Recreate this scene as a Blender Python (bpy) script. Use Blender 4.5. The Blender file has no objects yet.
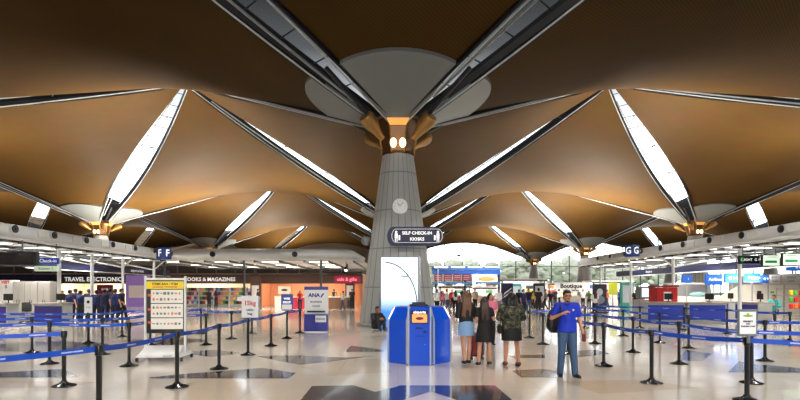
import bpy, bmesh, math, random
import numpy as np
from mathutils import Vector, Matrix, Euler, Quaternion
random.seed(11)
PI = math.pi
SC = bpy.context.scene
COL = SC.collection
CX, HY, F, EYE = 398.0, 290.0, 500.0, 1.65      # where the photograph's vanishing point lies, focal length, eye height

def gnd(px, py):
    "a point of the floor seen at a pixel of the photograph"
    Y = F * EYE / (py - HY)
    return ((px - CX) * Y / F, Y)
def xat(px, Y): return (px - CX) * Y / F
def zat(py, Y): return EYE + (HY - py) * Y / F

# ------------------------------------------------------------------ materials
def lin(c):
    c = c / 255.0
    return c / 12.92 if c <= 0.04045 else ((c + 0.055) / 1.055) ** 2.4
def rgb(r, g, b): return (lin(r), lin(g), lin(b), 1.0)
_M = {}
def mat(name, c=(200, 200, 200), rough=0.5, metal=0.0, emit=0.0, noise=0.0, nscale=8.0, bump=0.0, spec=0.5, coat=0.0):
    if name in _M: return _M[name]
    m = bpy.data.materials.new(name); m.use_nodes = True
    nt = m.node_tree; b = nt.nodes['Principled BSDF']
    col = rgb(*c)
    b.inputs['Base Color'].default_value = col
    b.inputs['Roughness'].default_value = rough
    b.inputs['Metallic'].default_value = metal
    b.inputs['Specular IOR Level'].default_value = spec
    b.inputs['Coat Weight'].default_value = coat
    if emit:
        b.inputs['Emission Color'].default_value = col
        b.inputs['Emission Strength'].default_value = emit
    if noise or bump:
        tc = nt.nodes.new('ShaderNodeTexCoord'); n = nt.nodes.new('ShaderNodeTexNoise')
        n.inputs['Scale'].default_value = nscale; n.inputs['Detail'].default_value = 4
        nt.links.new(tc.outputs['Object'], n.inputs['Vector'])
        if noise:
            mx = nt.nodes.new('ShaderNodeMix'); mx.data_type = 'RGBA'
            mx.inputs[6].default_value = tuple(v * (1 - noise) for v in col[:3]) + (1,)
            mx.inputs[7].default_value = tuple(min(1, v * (1 + noise)) for v in col[:3]) + (1,)
            nt.links.new(n.outputs['Fac'], mx.inputs[0]); nt.links.new(mx.outputs[2], b.inputs['Base Color'])
        if bump:
            bp = nt.nodes.new('ShaderNodeBump'); bp.inputs['Strength'].default_value = bump
            nt.links.new(n.outputs['Fac'], bp.inputs['Height']); nt.links.new(bp.outputs['Normal'], b.inputs['Normal'])
    _M[name] = m
    return m

# ------------------------------------------------------------------ mesh building
class MB:
    def __init__(s): s.v = []; s.f = []; s.m = []; s.uv = {}
    def add(s, vs, fs, m=0):
        o = len(s.v); s.v += [tuple(p) for p in vs]
        for f in fs: s.f.append(tuple(i + o for i in f)); s.m.append(m)
        return s
    def box(s, c, d, m=0, rz=0.0, taper=1.0):
        hx, hy, hz = d[0] / 2, d[1] / 2, d[2] / 2
        ca, sa = math.cos(rz), math.sin(rz); vs = []
        for z in (-1, 1):
            t = taper if z > 0 else 1
            for x, y in ((-1, -1), (1, -1), (1, 1), (-1, 1)):
                X, Y = x * hx * t, y * hy * t
                vs.append((c[0] + X * ca - Y * sa, c[1] + X * sa + Y * ca, c[2] + z * hz))
        return s.add(vs, [(3, 2, 1, 0), (4, 5, 6, 7), (0, 1, 5, 4), (1, 2, 6, 5), (2, 3, 7, 6), (3, 0, 4, 7)], m)
    def rbox(s, c, d, r=0.02, m=0, rz=0.0):
        "box with chamfered edges all round"
        hx, hy, hz = d[0] / 2, d[1] / 2, d[2] / 2
        r = min(r, hx * .9, hy * .9, hz * .9)
        def ring(k, z):
            a = hx - k; b = hy - k
            return [(-a + r, -b, z), (a - r, -b, z), (a, -b + r, z), (a, b - r, z), (a - r, b, z), (-a + r, b, z), (-a, b - r, z), (-a, -b + r, z)]
        rings = [ring(r * .8, -hz), ring(0, -hz + r), ring(0, hz - r), ring(r * .8, hz)]
        ca, sa = math.cos(rz), math.sin(rz)
        vs = [(c[0] + x * ca - y * sa, c[1] + x * sa + y * ca, c[2] + z) for R in rings for x, y, z in R]
        fs = [tuple(range(7, -1, -1)), tuple(range(24, 32))]
        for k in range(3):
            for i in range(8):
                j = (i + 1) % 8; fs.append((k * 8 + i, k * 8 + j, k * 8 + 8 + j, k * 8 + 8 + i))
        return s.add(vs, fs, m)
    def frames(s, pts):
        pts = [Vector(p) for p in pts]; out = []
        up = Vector((0, 0, 1)); prev = None
        for i, p in enumerate(pts):
            a = pts[max(0, i - 1)]; b = pts[min(len(pts) - 1, i + 1)]
            t = (b - a).normalized()
            if prev is None:
                u = up.cross(t)
                if u.length < 1e-3: u = Vector((1, 0, 0))
                u.normalize()
            else:
                u = (prev - t * prev.dot(t)).normalized()
            prev = u; out.append((p, u, t.cross(u)))
        return out
    def tube(s, pts, r, n=10, m=0, cap=True):
        rs = r if isinstance(r, (list, tuple)) else [r] * len(pts)
        vs = []; fs = []
        for (p, u, w), q in zip(s.frames(pts), rs):
            for k in range(n):
                a = 2 * PI * k / n; vs.append(p + u * (q * math.cos(a)) + w * (q * math.sin(a)))
        L = len(pts)
        for i in range(L - 1):
            for k in range(n):
                j = (k + 1) % n; fs.append((i * n + k, i * n + j, (i + 1) * n + j, (i + 1) * n + k))
        if cap: fs.append(tuple(range(n - 1, -1, -1))); fs.append(tuple(range((L - 1) * n, L * n)))
        return s.add(vs, fs, m)
    def lathe(s, prof, n=20, c=(0, 0, 0), m=0, sx=1.0, sy=1.0, a0=0.0):
        vs = []; fs = []
        for r, z in prof:
            for k in range(n):
                a = a0 + 2 * PI * k / n; vs.append((c[0] + r * sx * math.cos(a), c[1] + r * sy * math.sin(a), c[2] + z))
        L = len(prof)
        for i in range(L - 1):
            for k in range(n):
                j = (k + 1) % n; fs.append((i * n + k, i * n + j, (i + 1) * n + j, (i + 1) * n + k))
        if prof[0][0] > 1e-6: fs.append(tuple(range(n - 1, -1, -1)))
        if prof[-1][0] > 1e-6: fs.append(tuple(range((L - 1) * n, L * n)))
        return s.add(vs, fs, m)
    def ell(s, c, r, n=14, k=9, m=0, rot=None):
        vs = []; fs = []
        if not isinstance(r, (tuple, list)): r = (r, r, r)
        c = Vector(c)
        R = rot.to_matrix() if rot is not None else None
        for i in range(k + 1):
            t = PI * i / k
            for j in range(n):
                a = 2 * PI * j / n
                p = Vector((r[0] * math.sin(t) * math.cos(a), r[1] * math.sin(t) * math.sin(a), -r[2] * math.cos(t)))
                if R is not None: p = R @ p
                vs.append(c + p)
        for i in range(k):
            for j in range(n):
                l = (j + 1) % n
                if i == 0: fs.append((j, n + l, n + j)) 
                elif i == k - 1: fs.append((i * n + j, i * n + l, (i + 1) * n + j))
                else: fs.append((i * n + j, i * n + l, (i + 1) * n + l, (i + 1) * n + j))
        return s.add(vs, fs, m)
    def prism(s, poly, z0, z1, m=0):
        n = len(poly); vs = [(x, y, z0) for x, y in poly] + [(x, y, z1) for x, y in poly]
        fs = [tuple(range(n - 1, -1, -1)), tuple(range(n, 2 * n))]
        for i in range(n): j = (i + 1) % n; fs.append((i, j, n + j, n + i))
        return s.add(vs, fs, m)
    def yprism(s, poly, y0, y1, m=0):
        "outline in x,z drawn out along y"
        n = len(poly); vs = [(x, y0, z) for x, z in poly] + [(x, y1, z) for x, z in poly]
        fs = [tuple(range(n)), tuple(range(2 * n - 1, n - 1, -1))]
        for i in range(n): j = (i + 1) % n; fs.append((i, n + i, n + j, j))
        return s.add(vs, fs, m)
    def mesh(s, name, mats, smooth=False):
        me = bpy.data.meshes.new(name)
        me.from_pydata(s.v, [], s.f)
        for q in (mats if isinstance(mats, (list, tuple)) else [mats]): me.materials.append(q)
        me.polygons.foreach_set('material_index', s.m)
        if smooth: me.polygons.foreach_set('use_smooth', [True] * len(s.f))
        me.validate(); me.update()
        bm = bmesh.new(); bm.from_mesh(me)
        bmesh.ops.remove_doubles(bm, verts=bm.verts, dist=1e-6)
        bmesh.ops.recalc_face_normals(bm, faces=bm.faces)
        bm.to_mesh(me); bm.free()
        if smooth and smooth != 'all':
            try: me.set_sharp_from_angle(angle=math.radians(smooth if smooth is not True else 40))
            except Exception: pass
        return me
    def build(s, name, mats, parent=None, smooth=False, loc=None, rz=0.0):
        o = bpy.data.objects.new(name, s.mesh(name, mats, smooth)); COL.objects.link(o)
        if parent is not None: o.parent = parent
        if loc is not None: o.location = loc
        if rz: o.rotation_euler = (0, 0, rz)
        return o
def put(name, me, parent=None, loc=(0, 0, 0), rot=(0, 0, 0), scale=None):
    o = bpy.data.objects.new(name, me); COL.objects.link(o)
    if parent is not None: o.parent = parent
    o.location = loc; o.rotation_euler = rot
    if scale is not None: o.scale = scale
    return o
def tag(o, label, cat, group=None, kind=None):
    o['label'] = label; o['category'] = cat
    if group: o['group'] = group
    if kind: o['kind'] = kind
    return o
def thing(name, label, cat, loc=(0, 0, 0), rz=0.0, group=None):
    o = bpy.data.objects.new(name, None); COL.objects.link(o); o.empty_display_size = .2
    o.location = loc; o.rotation_euler = (0, 0, rz)
    return tag(o, label, cat, group)
def struct(o): o['kind'] = 'structure'; return o
def copy_tree(o, parent=None):
    c = o.copy(); COL.objects.link(c); c.parent = parent
    for ch in list(o.children): copy_tree(ch, c)
    return c
_T = {}
def text_mesh(s, size, m, bold=0.0, align='CENTER', ext=0.002, xs=1.0):
    cu = bpy.data.curves.new('lettering', 'FONT'); cu.body = s; cu.size = size
    cu.align_x = align; cu.align_y = 'CENTER'; cu.extrude = ext; cu.offset = bold; cu.resolution_u = 2
    cu.space_line = 1.0
    ob = bpy.data.objects.new('lettering', cu); COL.objects.link(ob)
    dg = bpy.context.evaluated_depsgraph_get(); dg.update()
    me = bpy.data.meshes.new_from_object(ob.evaluated_get(dg))
    bpy.data.objects.remove(ob); bpy.data.curves.remove(cu)
    me.materials.clear(); me.materials.append(m)
    return me
def text(s, size, m, parent, loc, rz=0.0, bold=0.0, align='CENTER', name='lettering', xs=1.0):
    "upright lettering that faces -y, turned by rz"
    return put(name, text_mesh(s, size, m, bold, align), parent, loc, (PI / 2, 0, rz), (xs, 1, 1))
def voxel(mb, size, smooth_it=3):
    "one continuous surface over overlapping solids"
    me = mb.mesh('tmp', mat('white paint', (230, 230, 230)))
    ob = bpy.data.objects.new('tmp', me); COL.objects.link(ob)
    r = ob.modifiers.new('r', 'REMESH'); r.mode = 'VOXEL'; r.voxel_size = size; r.use_smooth_shade = True
    if smooth_it:
        q = ob.modifiers.new('s', 'SMOOTH'); q.factor = .6; q.iterations = smooth_it
    dg = bpy.context.evaluated_depsgraph_get(); dg.update()
    out = bpy.data.meshes.new_from_object(ob.evaluated_get(dg))
    bpy.data.objects.remove(ob); bpy.data.meshes.remove(me)
    out.polygons.foreach_set('use_smooth', [True] * len(out.polygons))
    return out

# common paints
WHITE = mat('white paint', (230, 230, 230), .45)
BLACKP = mat('black powder coat', (18, 18, 20), .35)
CHROME = mat('brushed steel', (176, 178, 180), .3, .9, noise=.08, nscale=20)
GREYM = mat('grey metal', (120, 124, 128), .45, .3)
DARKM = mat('dark steel', (34, 34, 38), .45, .4)
BLUEB = mat('queue belt blue', (20, 70, 190), .5)
NAVY = mat('navy panel', (22, 26, 70), .4)
BLUESIGN = mat('blue sign face', (24, 60, 150), .35, emit=.25)
TUBE = mat('fluorescent tube', (255, 250, 240), .5, emit=3.0)
GREYP = mat('pale grey panel', (170, 172, 172), .5, noise=.04)
WLET = mat('white lettering', (245, 245, 245), .4, emit=.6)
DLET = mat('navy lettering', (28, 34, 90), .4)
BLET = mat('black lettering', (20, 20, 22), .4)
RLET = mat('red lettering', (190, 40, 40), .4)

# ------------------------------------------------------------------ the roof: saddle shells between columns
D0, L = 23.5, 34.4
H = L / 2
Z0, ZP = 8.9, 18.4
ZM, DD = (Z0 + ZP) / 2, (ZP - Z0) / 2
IS = range(-2, 3); KS = range(-1, 4)
def colpos(i, k): return (i * L, D0 + k * L)
def wslot(t):
    "half width of the roof slot at t (0 column .. 1 crown)"
    return .22 + 1.0 * math.sin(PI * min(1, max(0, t))) ** .9 * (1.0 - .12 * t)

def wood_mat():
    m = bpy.data.materials.new('bronze timber ceiling strips'); m.use_nodes = True
    nt = m.node_tree; b = nt.nodes['Principled BSDF']
    b.inputs['Roughness'].default_value = .6; b.inputs['Specular IOR Level'].default_value = .04
    tc = nt.nodes.new('ShaderNodeTexCoord')
    mp = nt.nodes.new('ShaderNodeMapping'); mp.inputs['Rotation'].default_value = (0, 0, PI / 4)
    nt.links.new(tc.outputs['Object'], mp.inputs['Vector'])
    w = nt.nodes.new('ShaderNodeTexWave'); w.wave_type = 'BANDS'; w.bands_direction = 'X'; w.wave_profile = 'SIN'
    w.inputs['Scale'].default_value = 2.6
    nt.links.new(mp.outputs['Vector'], w.inputs['Vector'])
    n = nt.nodes.new('ShaderNodeTexNoise'); n.inputs['Scale'].default_value = .6; n.inputs['Detail'].default_value = 3
    nt.links.new(tc.outputs['Object'], n.inputs['Vector'])
    r = nt.nodes.new('ShaderNodeValToRGB')
    r.color_ramp.elements[0].position = .15; r.color_ramp.elements[0].color = (.041, .0205, .0050, 1)
    r.color_ramp.elements[1].position = .5; r.color_ramp.elements[1].color = (.059, .0300, .0072, 1)
    nt.links.new(w.outputs['Fac'], r.inputs['Fac'])
    mx = nt.nodes.new('ShaderNodeMix'); mx.data_type = 'RGBA'; mx.blend_type = 'MULTIPLY'; mx.inputs[0].default_value = .35
    nt.links.new(r.outputs['Color'], mx.inputs[6]); nt.links.new(n.outputs['Color'], mx.inputs[7])
    nt.links.new(mx.outputs[2], b.inputs['Base Color'])
    return m
WOOD = wood_mat()
ROOFTOP = mat('roof membrane', (24, 22, 22), .8)

def shell(cx, cy, axis, clip=None):
    """saddle over the square whose corners are two columns and two crowns; axis 'x': the columns lie at cx +- H"""
    N = 26
    mb = MB(); low = []
    us = [i / N for i in range(N + 1)]
    def pt(u, v):
        # u, v run along the two edge directions, 0..1; corner (0,0)=column a, (1,1)=column b, (1,0),(0,1)=crowns
        # inset the edges for the slots
        def e(a, o):
            # position of the edge coordinate a with slots along a=0 and a=1 ; o = the other coordinate
            w0 = wslot(o if True else 0); 
            return a
        s = (u + v - 1) * H      # along the column axis
        t = (u - v) * H          # along the crown axis
        return s, t
    for u in us:
        for v in us:
            # slot half-widths at the four edges (measured across the edge); edge length is H*sqrt2
            EL = H * math.sqrt(2)
            wu0 = wslot(v) / EL          # edge u=0 : column a (v=0) .. crown (v=1)
            wu1 = wslot(1 - v) / EL      # edge u=1 : crown (v=0) .. column b (v=1)
            wv0 = wslot(u) / EL
            wv1 = wslot(1 - u) / EL
            U = wu0 + u * (1 - wu0 - wu1); V = wv0 + v * (1 - wv0 - wv1)
            s, t = pt(U, V)
            z = ZM + DD * ((t / H) ** 2 - (s / H) ** 2)
            x, y = (cx + s, cy + t) if axis == 'x' else (cx + t, cy + s)
            low.append((x, y, z))
    n = N + 1
    keep = lambda q: clip is None or all(clip(low[i]) for i in q)
    top = [(x, y, z + .35) for x, y, z in low]
    fb, ft = [], []
    edges = {}
    for i in range(N):
        for j in range(N):
            q = (i * n + j, i * n + j + 1, (i + 1) * n + j + 1, (i + 1) * n + j)
            if keep(q):
                fb.append(q); ft.append(tuple(a + n * n for a in reversed(q)))
                for a, b in zip(q, q[1:] + q[:1]): edges[(a, b)] = 1
    rim = [(a, b, b + n * n, a + n * n) for (a, b) in edges if (b, a) not in edges]
    mb.add(low + top, fb, 0); k = len(mb.f)
    for f in ft: mb.f.append(f); mb.m.append(1)
    for f in rim: mb.f.append(f); mb.m.append(1)
    o = mb.build('ceiling', [WOOD, ROOFTOP], smooth=True)
    # drop loose verts was done by validate; keep as structure
    return struct(o)
YEND = D0 + 3 * L + H
for k in KS:
    for i in list(IS)[:-1]:
        shell((i + .5) * L, D0 + k * L, 'x')
for k in list(KS)[:-1]:
    for i in IS:
        shell(i * L, D0 + (k + .5) * L, 'y')
for i in IS:
    shell(i * L, D0 + 3.5 * L, 'y', clip=lambda p: p[1] <= YEND + .9)

# skylights along every column-to-crown line
GL = bpy.data.materials.new('roof glass'); GL.use_nodes = True
_b = GL.node_tree.nodes['Principled BSDF']
_b.inputs['Base Color'].default_value = (.9, .94, .97, 1); _b.inputs['Roughness'].default_value = .08
_b.inputs['Transmission Weight'].default_value = 1; _b.inputs['IOR'].default_value = 1.02
CURB = mat('skylight curb dark', (13, 12, 13), .7, spec=.2)
TRIM = mat('skylight gutter white', (160, 162, 164), .5)
def slot_meshes():
    N = 24
    ts = [.02 + .97 * i / N for i in range(N + 1)]
    d = Vector((1, 1, 0)).normalized(); p = Vector((-1, 1, 0)).normalized()
    base = lambda t: Vector((H * t, H * t, Z0 + (ZP - Z0) * t))
    RISE = .75
    fr, gl, tr, br, pipe = MB(), MB(), MB(), MB(), MB()
    for sgn in (-1, 1):
        a = [base(t) + p * sgn * (wslot(t) + .03) for t in ts]
        # curb: a standing strip with thickness, from just under the shell edge up to the glass
        sec = [(0, .06), (0, RISE), (.14, RISE), (.14, .06)]
        vs = []; fs = []
        for q in a:
            for o, z in sec: vs.append(q + p * sgn * o + Vector((0, 0, z)))
        for i in range(N):
            for c in range(4):
                e = (c + 1) % 4; fs.append((i * 4 + c, i * 4 + e, i * 4 + 4 + e, i * 4 + 4 + c))
        fs += [(3, 2, 1, 0), (N * 4, N * 4 + 1, N * 4 + 2, N * 4 + 3)]
        fr.add(vs, fs)
        tr.tube([q - p * sgn * .07 + Vector((0, 0, .0)) for q in a], .038, 6)
    gv = []; gf = []
    for t in ts:
        for sgn in (-1, 1): gv.append(base(t) + p * sgn * wslot(t) + Vector((0, 0, RISE - .05)))
    m_ = len(gv)
    gv += [v + Vector((0, 0, .05)) for v in gv]
    for i in range(N):
        gf.append((2 * i, 2 * i + 1, 2 * i + 3, 2 * i + 2)); gf.append((m_ + 2 * i, m_ + 2 * i + 2, m_ + 2 * i + 3, m_ + 2 * i + 1))
        gf.append((2 * i, 2 * i + 2, m_ + 2 * i + 2, m_ + 2 * i)); gf.append((2 * i + 1, m_ + 2 * i + 1, m_ + 2 * i + 3, 2 * i + 3))
    gl.add(gv, gf)
    for j in range(1, 15):
        t = .05 + j * .062
        w = wslot(t)
        q = base(t) + Vector((0, 0, RISE - .12))
        br.tube([q - p * w, q + p * w], .03, 5)
        if 3 < j < 13 and j % 3 == 0:      # little cleats and brackets on the trusses
            c = base(t) + Vector((0, 0, RISE - .3)) + p * w * .25
            br.tube([c, c + d * .5, c + d * .5 + p * .35], .035, 5)
    pipe.tube([base(t) + p * (wslot(t) * -.55) + Vector((0, 0, .12)) for t in ts[2:-2]], .055, 6)
    # catwalk grating along one side, seen dark against the glass
    vs = []; fs = []
    for t in ts:
        for o in (-.95, -.62):
            vs.append(base(t) + p * wslot(t) * o + Vector((0, 0, .02 if t > .05 else .2)))
    for i in range(N): fs.append((2 * i, 2 * i + 1, 2 * i + 3, 2 * i + 2))
    mm = len(vs); vs += [v + Vector((0, 0, .06)) for v in vs]
    fs += [tuple(mm + c for c in reversed(f)) for f in list(fs)]
    walk = MB().add(vs, fs)
    return (fr.mesh('window_frame', CURB), gl.mesh('window_glass', GL), tr.mesh('window_gutter', TRIM, True),
            br.mesh('glazing_bar', DARKM), pipe.mesh('sprinkler_pipe', GREYM, True), walk.mesh('service_walkway', CURB))
SM = slot_meshes()
_wn = 0
for i in IS:
    for k in KS:
        for q in range(4):
            dx, dy = ((1, 1), (-1, 1), (-1, -1), (1, -1))[q]
            if (i == 2 and dx > 0) or (i == -2 and dx < 0) or (k == -1 and dy < 0): continue
            x, y = colpos(i, k); _wn += 1
            w = put('window_%d' % _wn, SM[0], None, (x, y, 0), (0, 0, q * PI / 2)); struct(w)
            # keep the walkway on the side nearer the crossing aisle
            for nm, me in (('glass', SM[1]), ('gutter', SM[2]), ('glazing_bar', SM[3]), ('pipe', SM[4]),):
                c = put(nm, me, w)

# ------------------------------------------------------------------ columns
def panel_mat():
    m = bpy.data.materials.new('column cladding'); m.use_nodes = True
    nt = m.node_tree; b = nt.nodes['Principled BSDF']
    b.inputs['Roughness'].default_value = .42; b.inputs['Metallic'].default_value = .1
    tc = nt.nodes.new('ShaderNodeTexCoord'); sp = nt.nodes.new('ShaderNodeSeparateXYZ')
    nt.links.new(tc.outputs['Object'], sp.inputs[0])
    at = nt.nodes.new('ShaderNodeMath'); at.operation = 'ARCTAN2'
    nt.links.new(sp.outputs['Y'], at.inputs[0]); nt.links.new(sp.outputs['X'], at.inputs[1])
    def frac(src, mul):
        a = nt.nodes.new('ShaderNodeMath'); a.operation = 'MULTIPLY'; a.inputs[1].default_value = mul
        c = nt.nodes.new('ShaderNodeMath'); c.operation = 'FRACT'
        nt.links.new(src, a.inputs[0]); nt.links.new(a.outputs[0], c.inputs[0]); return c.outputs[0]
    def less(src, v):
        a = nt.nodes.new('ShaderNodeMath'); a.operation = 'LESS_THAN'; a.inputs[1].default_value = v
        nt.links.new(src, a.inputs[0]); return a.outputs[0]
    f1 = less(frac(at.outputs[0], 24 / (2 * PI)), .12)
    f2 = less(frac(sp.outputs['Z'], 1 / 1.75), .03)
    f3 = frac(at.outputs[0], 96 / (2 * PI))
    mxx = nt.nodes.new('ShaderNodeMath'); mxx.operation = 'MAXIMUM'
    nt.links.new(f1, mxx.inputs[0]); nt.links.new(f2, mxx.inputs[1])
    r = nt.nodes.new('ShaderNodeMix'); r.data_type = 'RGBA'
    r.inputs[6].default_value = (.34, .35, .34, 1); r.inputs[7].default_value = (.17, .175, .175, 1)
    nt.links.new(mxx.outputs[0], r.inputs[0]); nt.links.new(r.outputs[2], b.inputs['Base Color'])
    bp = nt.nodes.new('ShaderNodeBump'); bp.inputs['Strength'].default_value = .25; bp.inputs['Distance'].default_value = .05
    nt.links.new(f3, bp.inputs['Height']); nt.links.new(bp.outputs['Normal'], b.inputs['Normal'])
    return m
CLAD = panel_mat()
PETAL = mat('capital soffit panels', (98, 102, 102), .4, .1, noise=.05, nscale=1.5)
GOLD = mat('gilded capital', (150, 112, 62), .4, .7)
GOLDG = mat('amber lit capital glass', (255, 178, 84), .4, emit=.5)
LAMPW = mat('warm lamp dome', (255, 226, 170), .4, emit=4.0)
BRZ = mat('bronze capital plate', (96, 66, 38), .35, .6)
def petal_mesh():
    # quadrant around +y, between the diagonal slots
    mb = MB(); N = 22
    gap0 = .30
    rs = [1.0, 1.8, 2.4, 3.0, 3.6, 4.1, 4.3]
    def zc(r): return 9.35 + (10.78 - 9.35) * ((r - 1.0) / 3.3) ** .8
    vs = []
    for r in rs:
        g = (gap0 + .16 * (r - 1.0)) / r
        a0, a1 = PI / 4 + g, 3 * PI / 4 - g
        for j in range(N + 1):
            a = a0 + (a1 - a0) * j / N
            x, y = r * math.cos(a), r * math.sin(a); vs.append((x, y, ZM + DD * ((x / H) ** 2 - ((y - H) / H) ** 2) - .14))
    n = N + 1; fs = []
    for i in range(len(rs) - 1):
        for j in range(N): fs.append((i * n + j, i * n + j + 1, (i + 1) * n + j + 1, (i + 1) * n + j))
    T = len(vs)
    vs += [(x, y, z + .22) for x, y, z in vs]
    fs2 = [tuple(T + a for a in reversed(f)) for f in fs]
    e = {}
    for f in fs:
        for a, b in zip(f, f[1:] + f[:1]): e[(a, b)] = 1
    rim = [(a, b, b + T, a + T) for (a, b) in e if (b, a) not in e]
    mb.add(vs, fs + fs2 + rim)
    return mb.mesh('petal', PETAL, True)
def column_meshes():
    M = {}
    mb = MB(); mb.lathe([(1.92, 0), (1.92, .12), (1.80, .14), (1.76, .5), (1.42, 3.0), (1.02, 5.9), (.74, 7.9)], 48)
    M['shaft'] = mb.mesh('shaft', CLAD, True)
    mb = MB(); mb.lathe([(.74, 7.88), (.80, 7.9), (.80, 8.02), (.74, 8.06), (.82, 8.5), (1.02, 9.35), (1.06, 9.6), (.96, 9.62), (.76, 8.6), (.7, 8.1)], 8, a0=PI / 8)
    M['capital'] = mb.mesh('capital', BRZ)
    mb = MB()
    for q in range(8):
        a = q * PI / 4 + PI / 8
        mb.tube([(.8 * math.cos(a), .8 * math.sin(a), 7.95), (.87 * math.cos(a), .87 * math.sin(a), 8.5), (1.12 * math.cos(a), 1.12 * math.sin(a), 9.55)], .04, 6)
    mb.lathe([(1.04, 9.5), (1.13, 9.52), (1.14, 9.60), (1.04, 9.64)], 8, a0=PI / 8)
    M['rib'] = mb.mesh('capital_rib', GOLD)
    mb = MB()
    for q in (1, 3):
        a = q * PI / 2
        for o in (-.21, .21):
            c = Vector((.88 * math.cos(a), .88 * math.sin(a), 8.32)) + Vector((-math.sin(a), math.cos(a), 0)) * o
            mb.ell(c, (.15, .15, .22), 10, 7)
    M['lamp'] = mb.mesh('lamp_dome', LAMPW, True)
    mb = MB()
    for q in range(4):
        a = q * PI / 2; ra = Vector((math.cos(a), math.sin(a), 0)); ta = Vector((-math.sin(a), math.cos(a), 0))
        P = lambda r, t, z: ra * r + ta * t + Vector((0, 0, z))
        mb.add([P(.96, -.36, 9.1), P(.96, .36, 9.1), P(1.12, .58, 9.5), P(1.12, -.58, 9.5),
                P(1.01, -.36, 9.08), P(1.01, .36, 9.08), P(1.18, .58, 9.48), P(1.18, -.58, 9.48)],
               [(0, 1, 2, 3), (7, 6, 5, 4), (0, 4, 5, 1), (1, 5, 6, 2), (2, 6, 7, 3), (3, 7, 4, 0)])
    M['cove'] = mb.mesh('light_cove', GOLDG)
    # gilded strut sockets on the four diagonals
    mb = MB()
    for q in range(4):
        a = PI / 4 + q * PI / 2; ra = Vector((math.cos(a), math.sin(a), 0))
        p0 = ra * 1.0 + Vector((0, 0, 8.55)); p1 = ra * 1.95 + Vector((0, 0, 9.25))
        mb.tube([p0, p0 + (p1 - p0) * .35, p0 + (p1 - p0) * .7, p1, p1 + (p1 - p0) * .12], [.14, .20, .33, .36, .30], 14)
    M['socket'] = mb.mesh('strut_socket', GOLD, True)
    mb = MB()
    for q in range(4):
        a = PI / 4 + q * PI / 2; ra = Vector((math.cos(a), math.sin(a), 0)); ta = Vector((-math.sin(a), math.cos(a), 0))
        mb.tube([ra * 1.5 + Vector((0, 0, 9.2)), ra * 4.2 + Vector((0, 0, Z0 + (ZP - Z0) * 4.2 / (H * math.sqrt(2)) + .25))], [.10, .10], 8)
    M['strut'] = mb.mesh('strut', DARKM)
    M['petal'] = petal_mesh()
    return M
CM = column_meshes()
CLABEL = {(0, 0): 'large grey conical column in the middle with a wide petal capital and golden lamps',
          (-1, 1): 'roof column rising behind the left check-in canopy, only its petal capital showing',
          (1, 1): 'roof column rising behind the right check-in canopy, only its petal capital showing',
          (0, 1): 'roof column directly behind the large middle column',
          (1, 2): 'distant grey roof column above the white stalls right of centre, shaft visible',
          (-1, 2): 'distant roof column behind the bookshop, left of the middle column',
          (1, 3): 'farthest roof column with dark capital seen against the window wall, right of centre'}
for i in IS:
    for k in KS:
        lab = CLABEL.get((i, k), 'grey conical roof column outside the view, bay %s %s' % (
            {-2: 'far left', -1: 'left', 0: 'middle', 1: 'right', 2: 'far right'}[i],
            {-1: 'behind the camera', 0: 'beside the middle column', 1: 'second row', 2: 'third row', 3: 'last row'}[k]))
        x, y = colpos(i, k)
        if k == -1: continue
        c = thing('column', lab, 'column', (x, y, 0), 0, 'roof columns')
        for nm, key in (('shaft', 'shaft'), ('capital', 'capital'), ('capital_rib', 'rib'), ('lamp_dome', 'lamp'), ('light_cove', 'cove'), ('strut_socket', 'socket'), ('strut', 'strut')):
            put(nm, CM[key], c)
        for q in range(4): put('petal', CM['petal'], c, (0, 0, 0), (0, 0, q * PI / 2))
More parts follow.
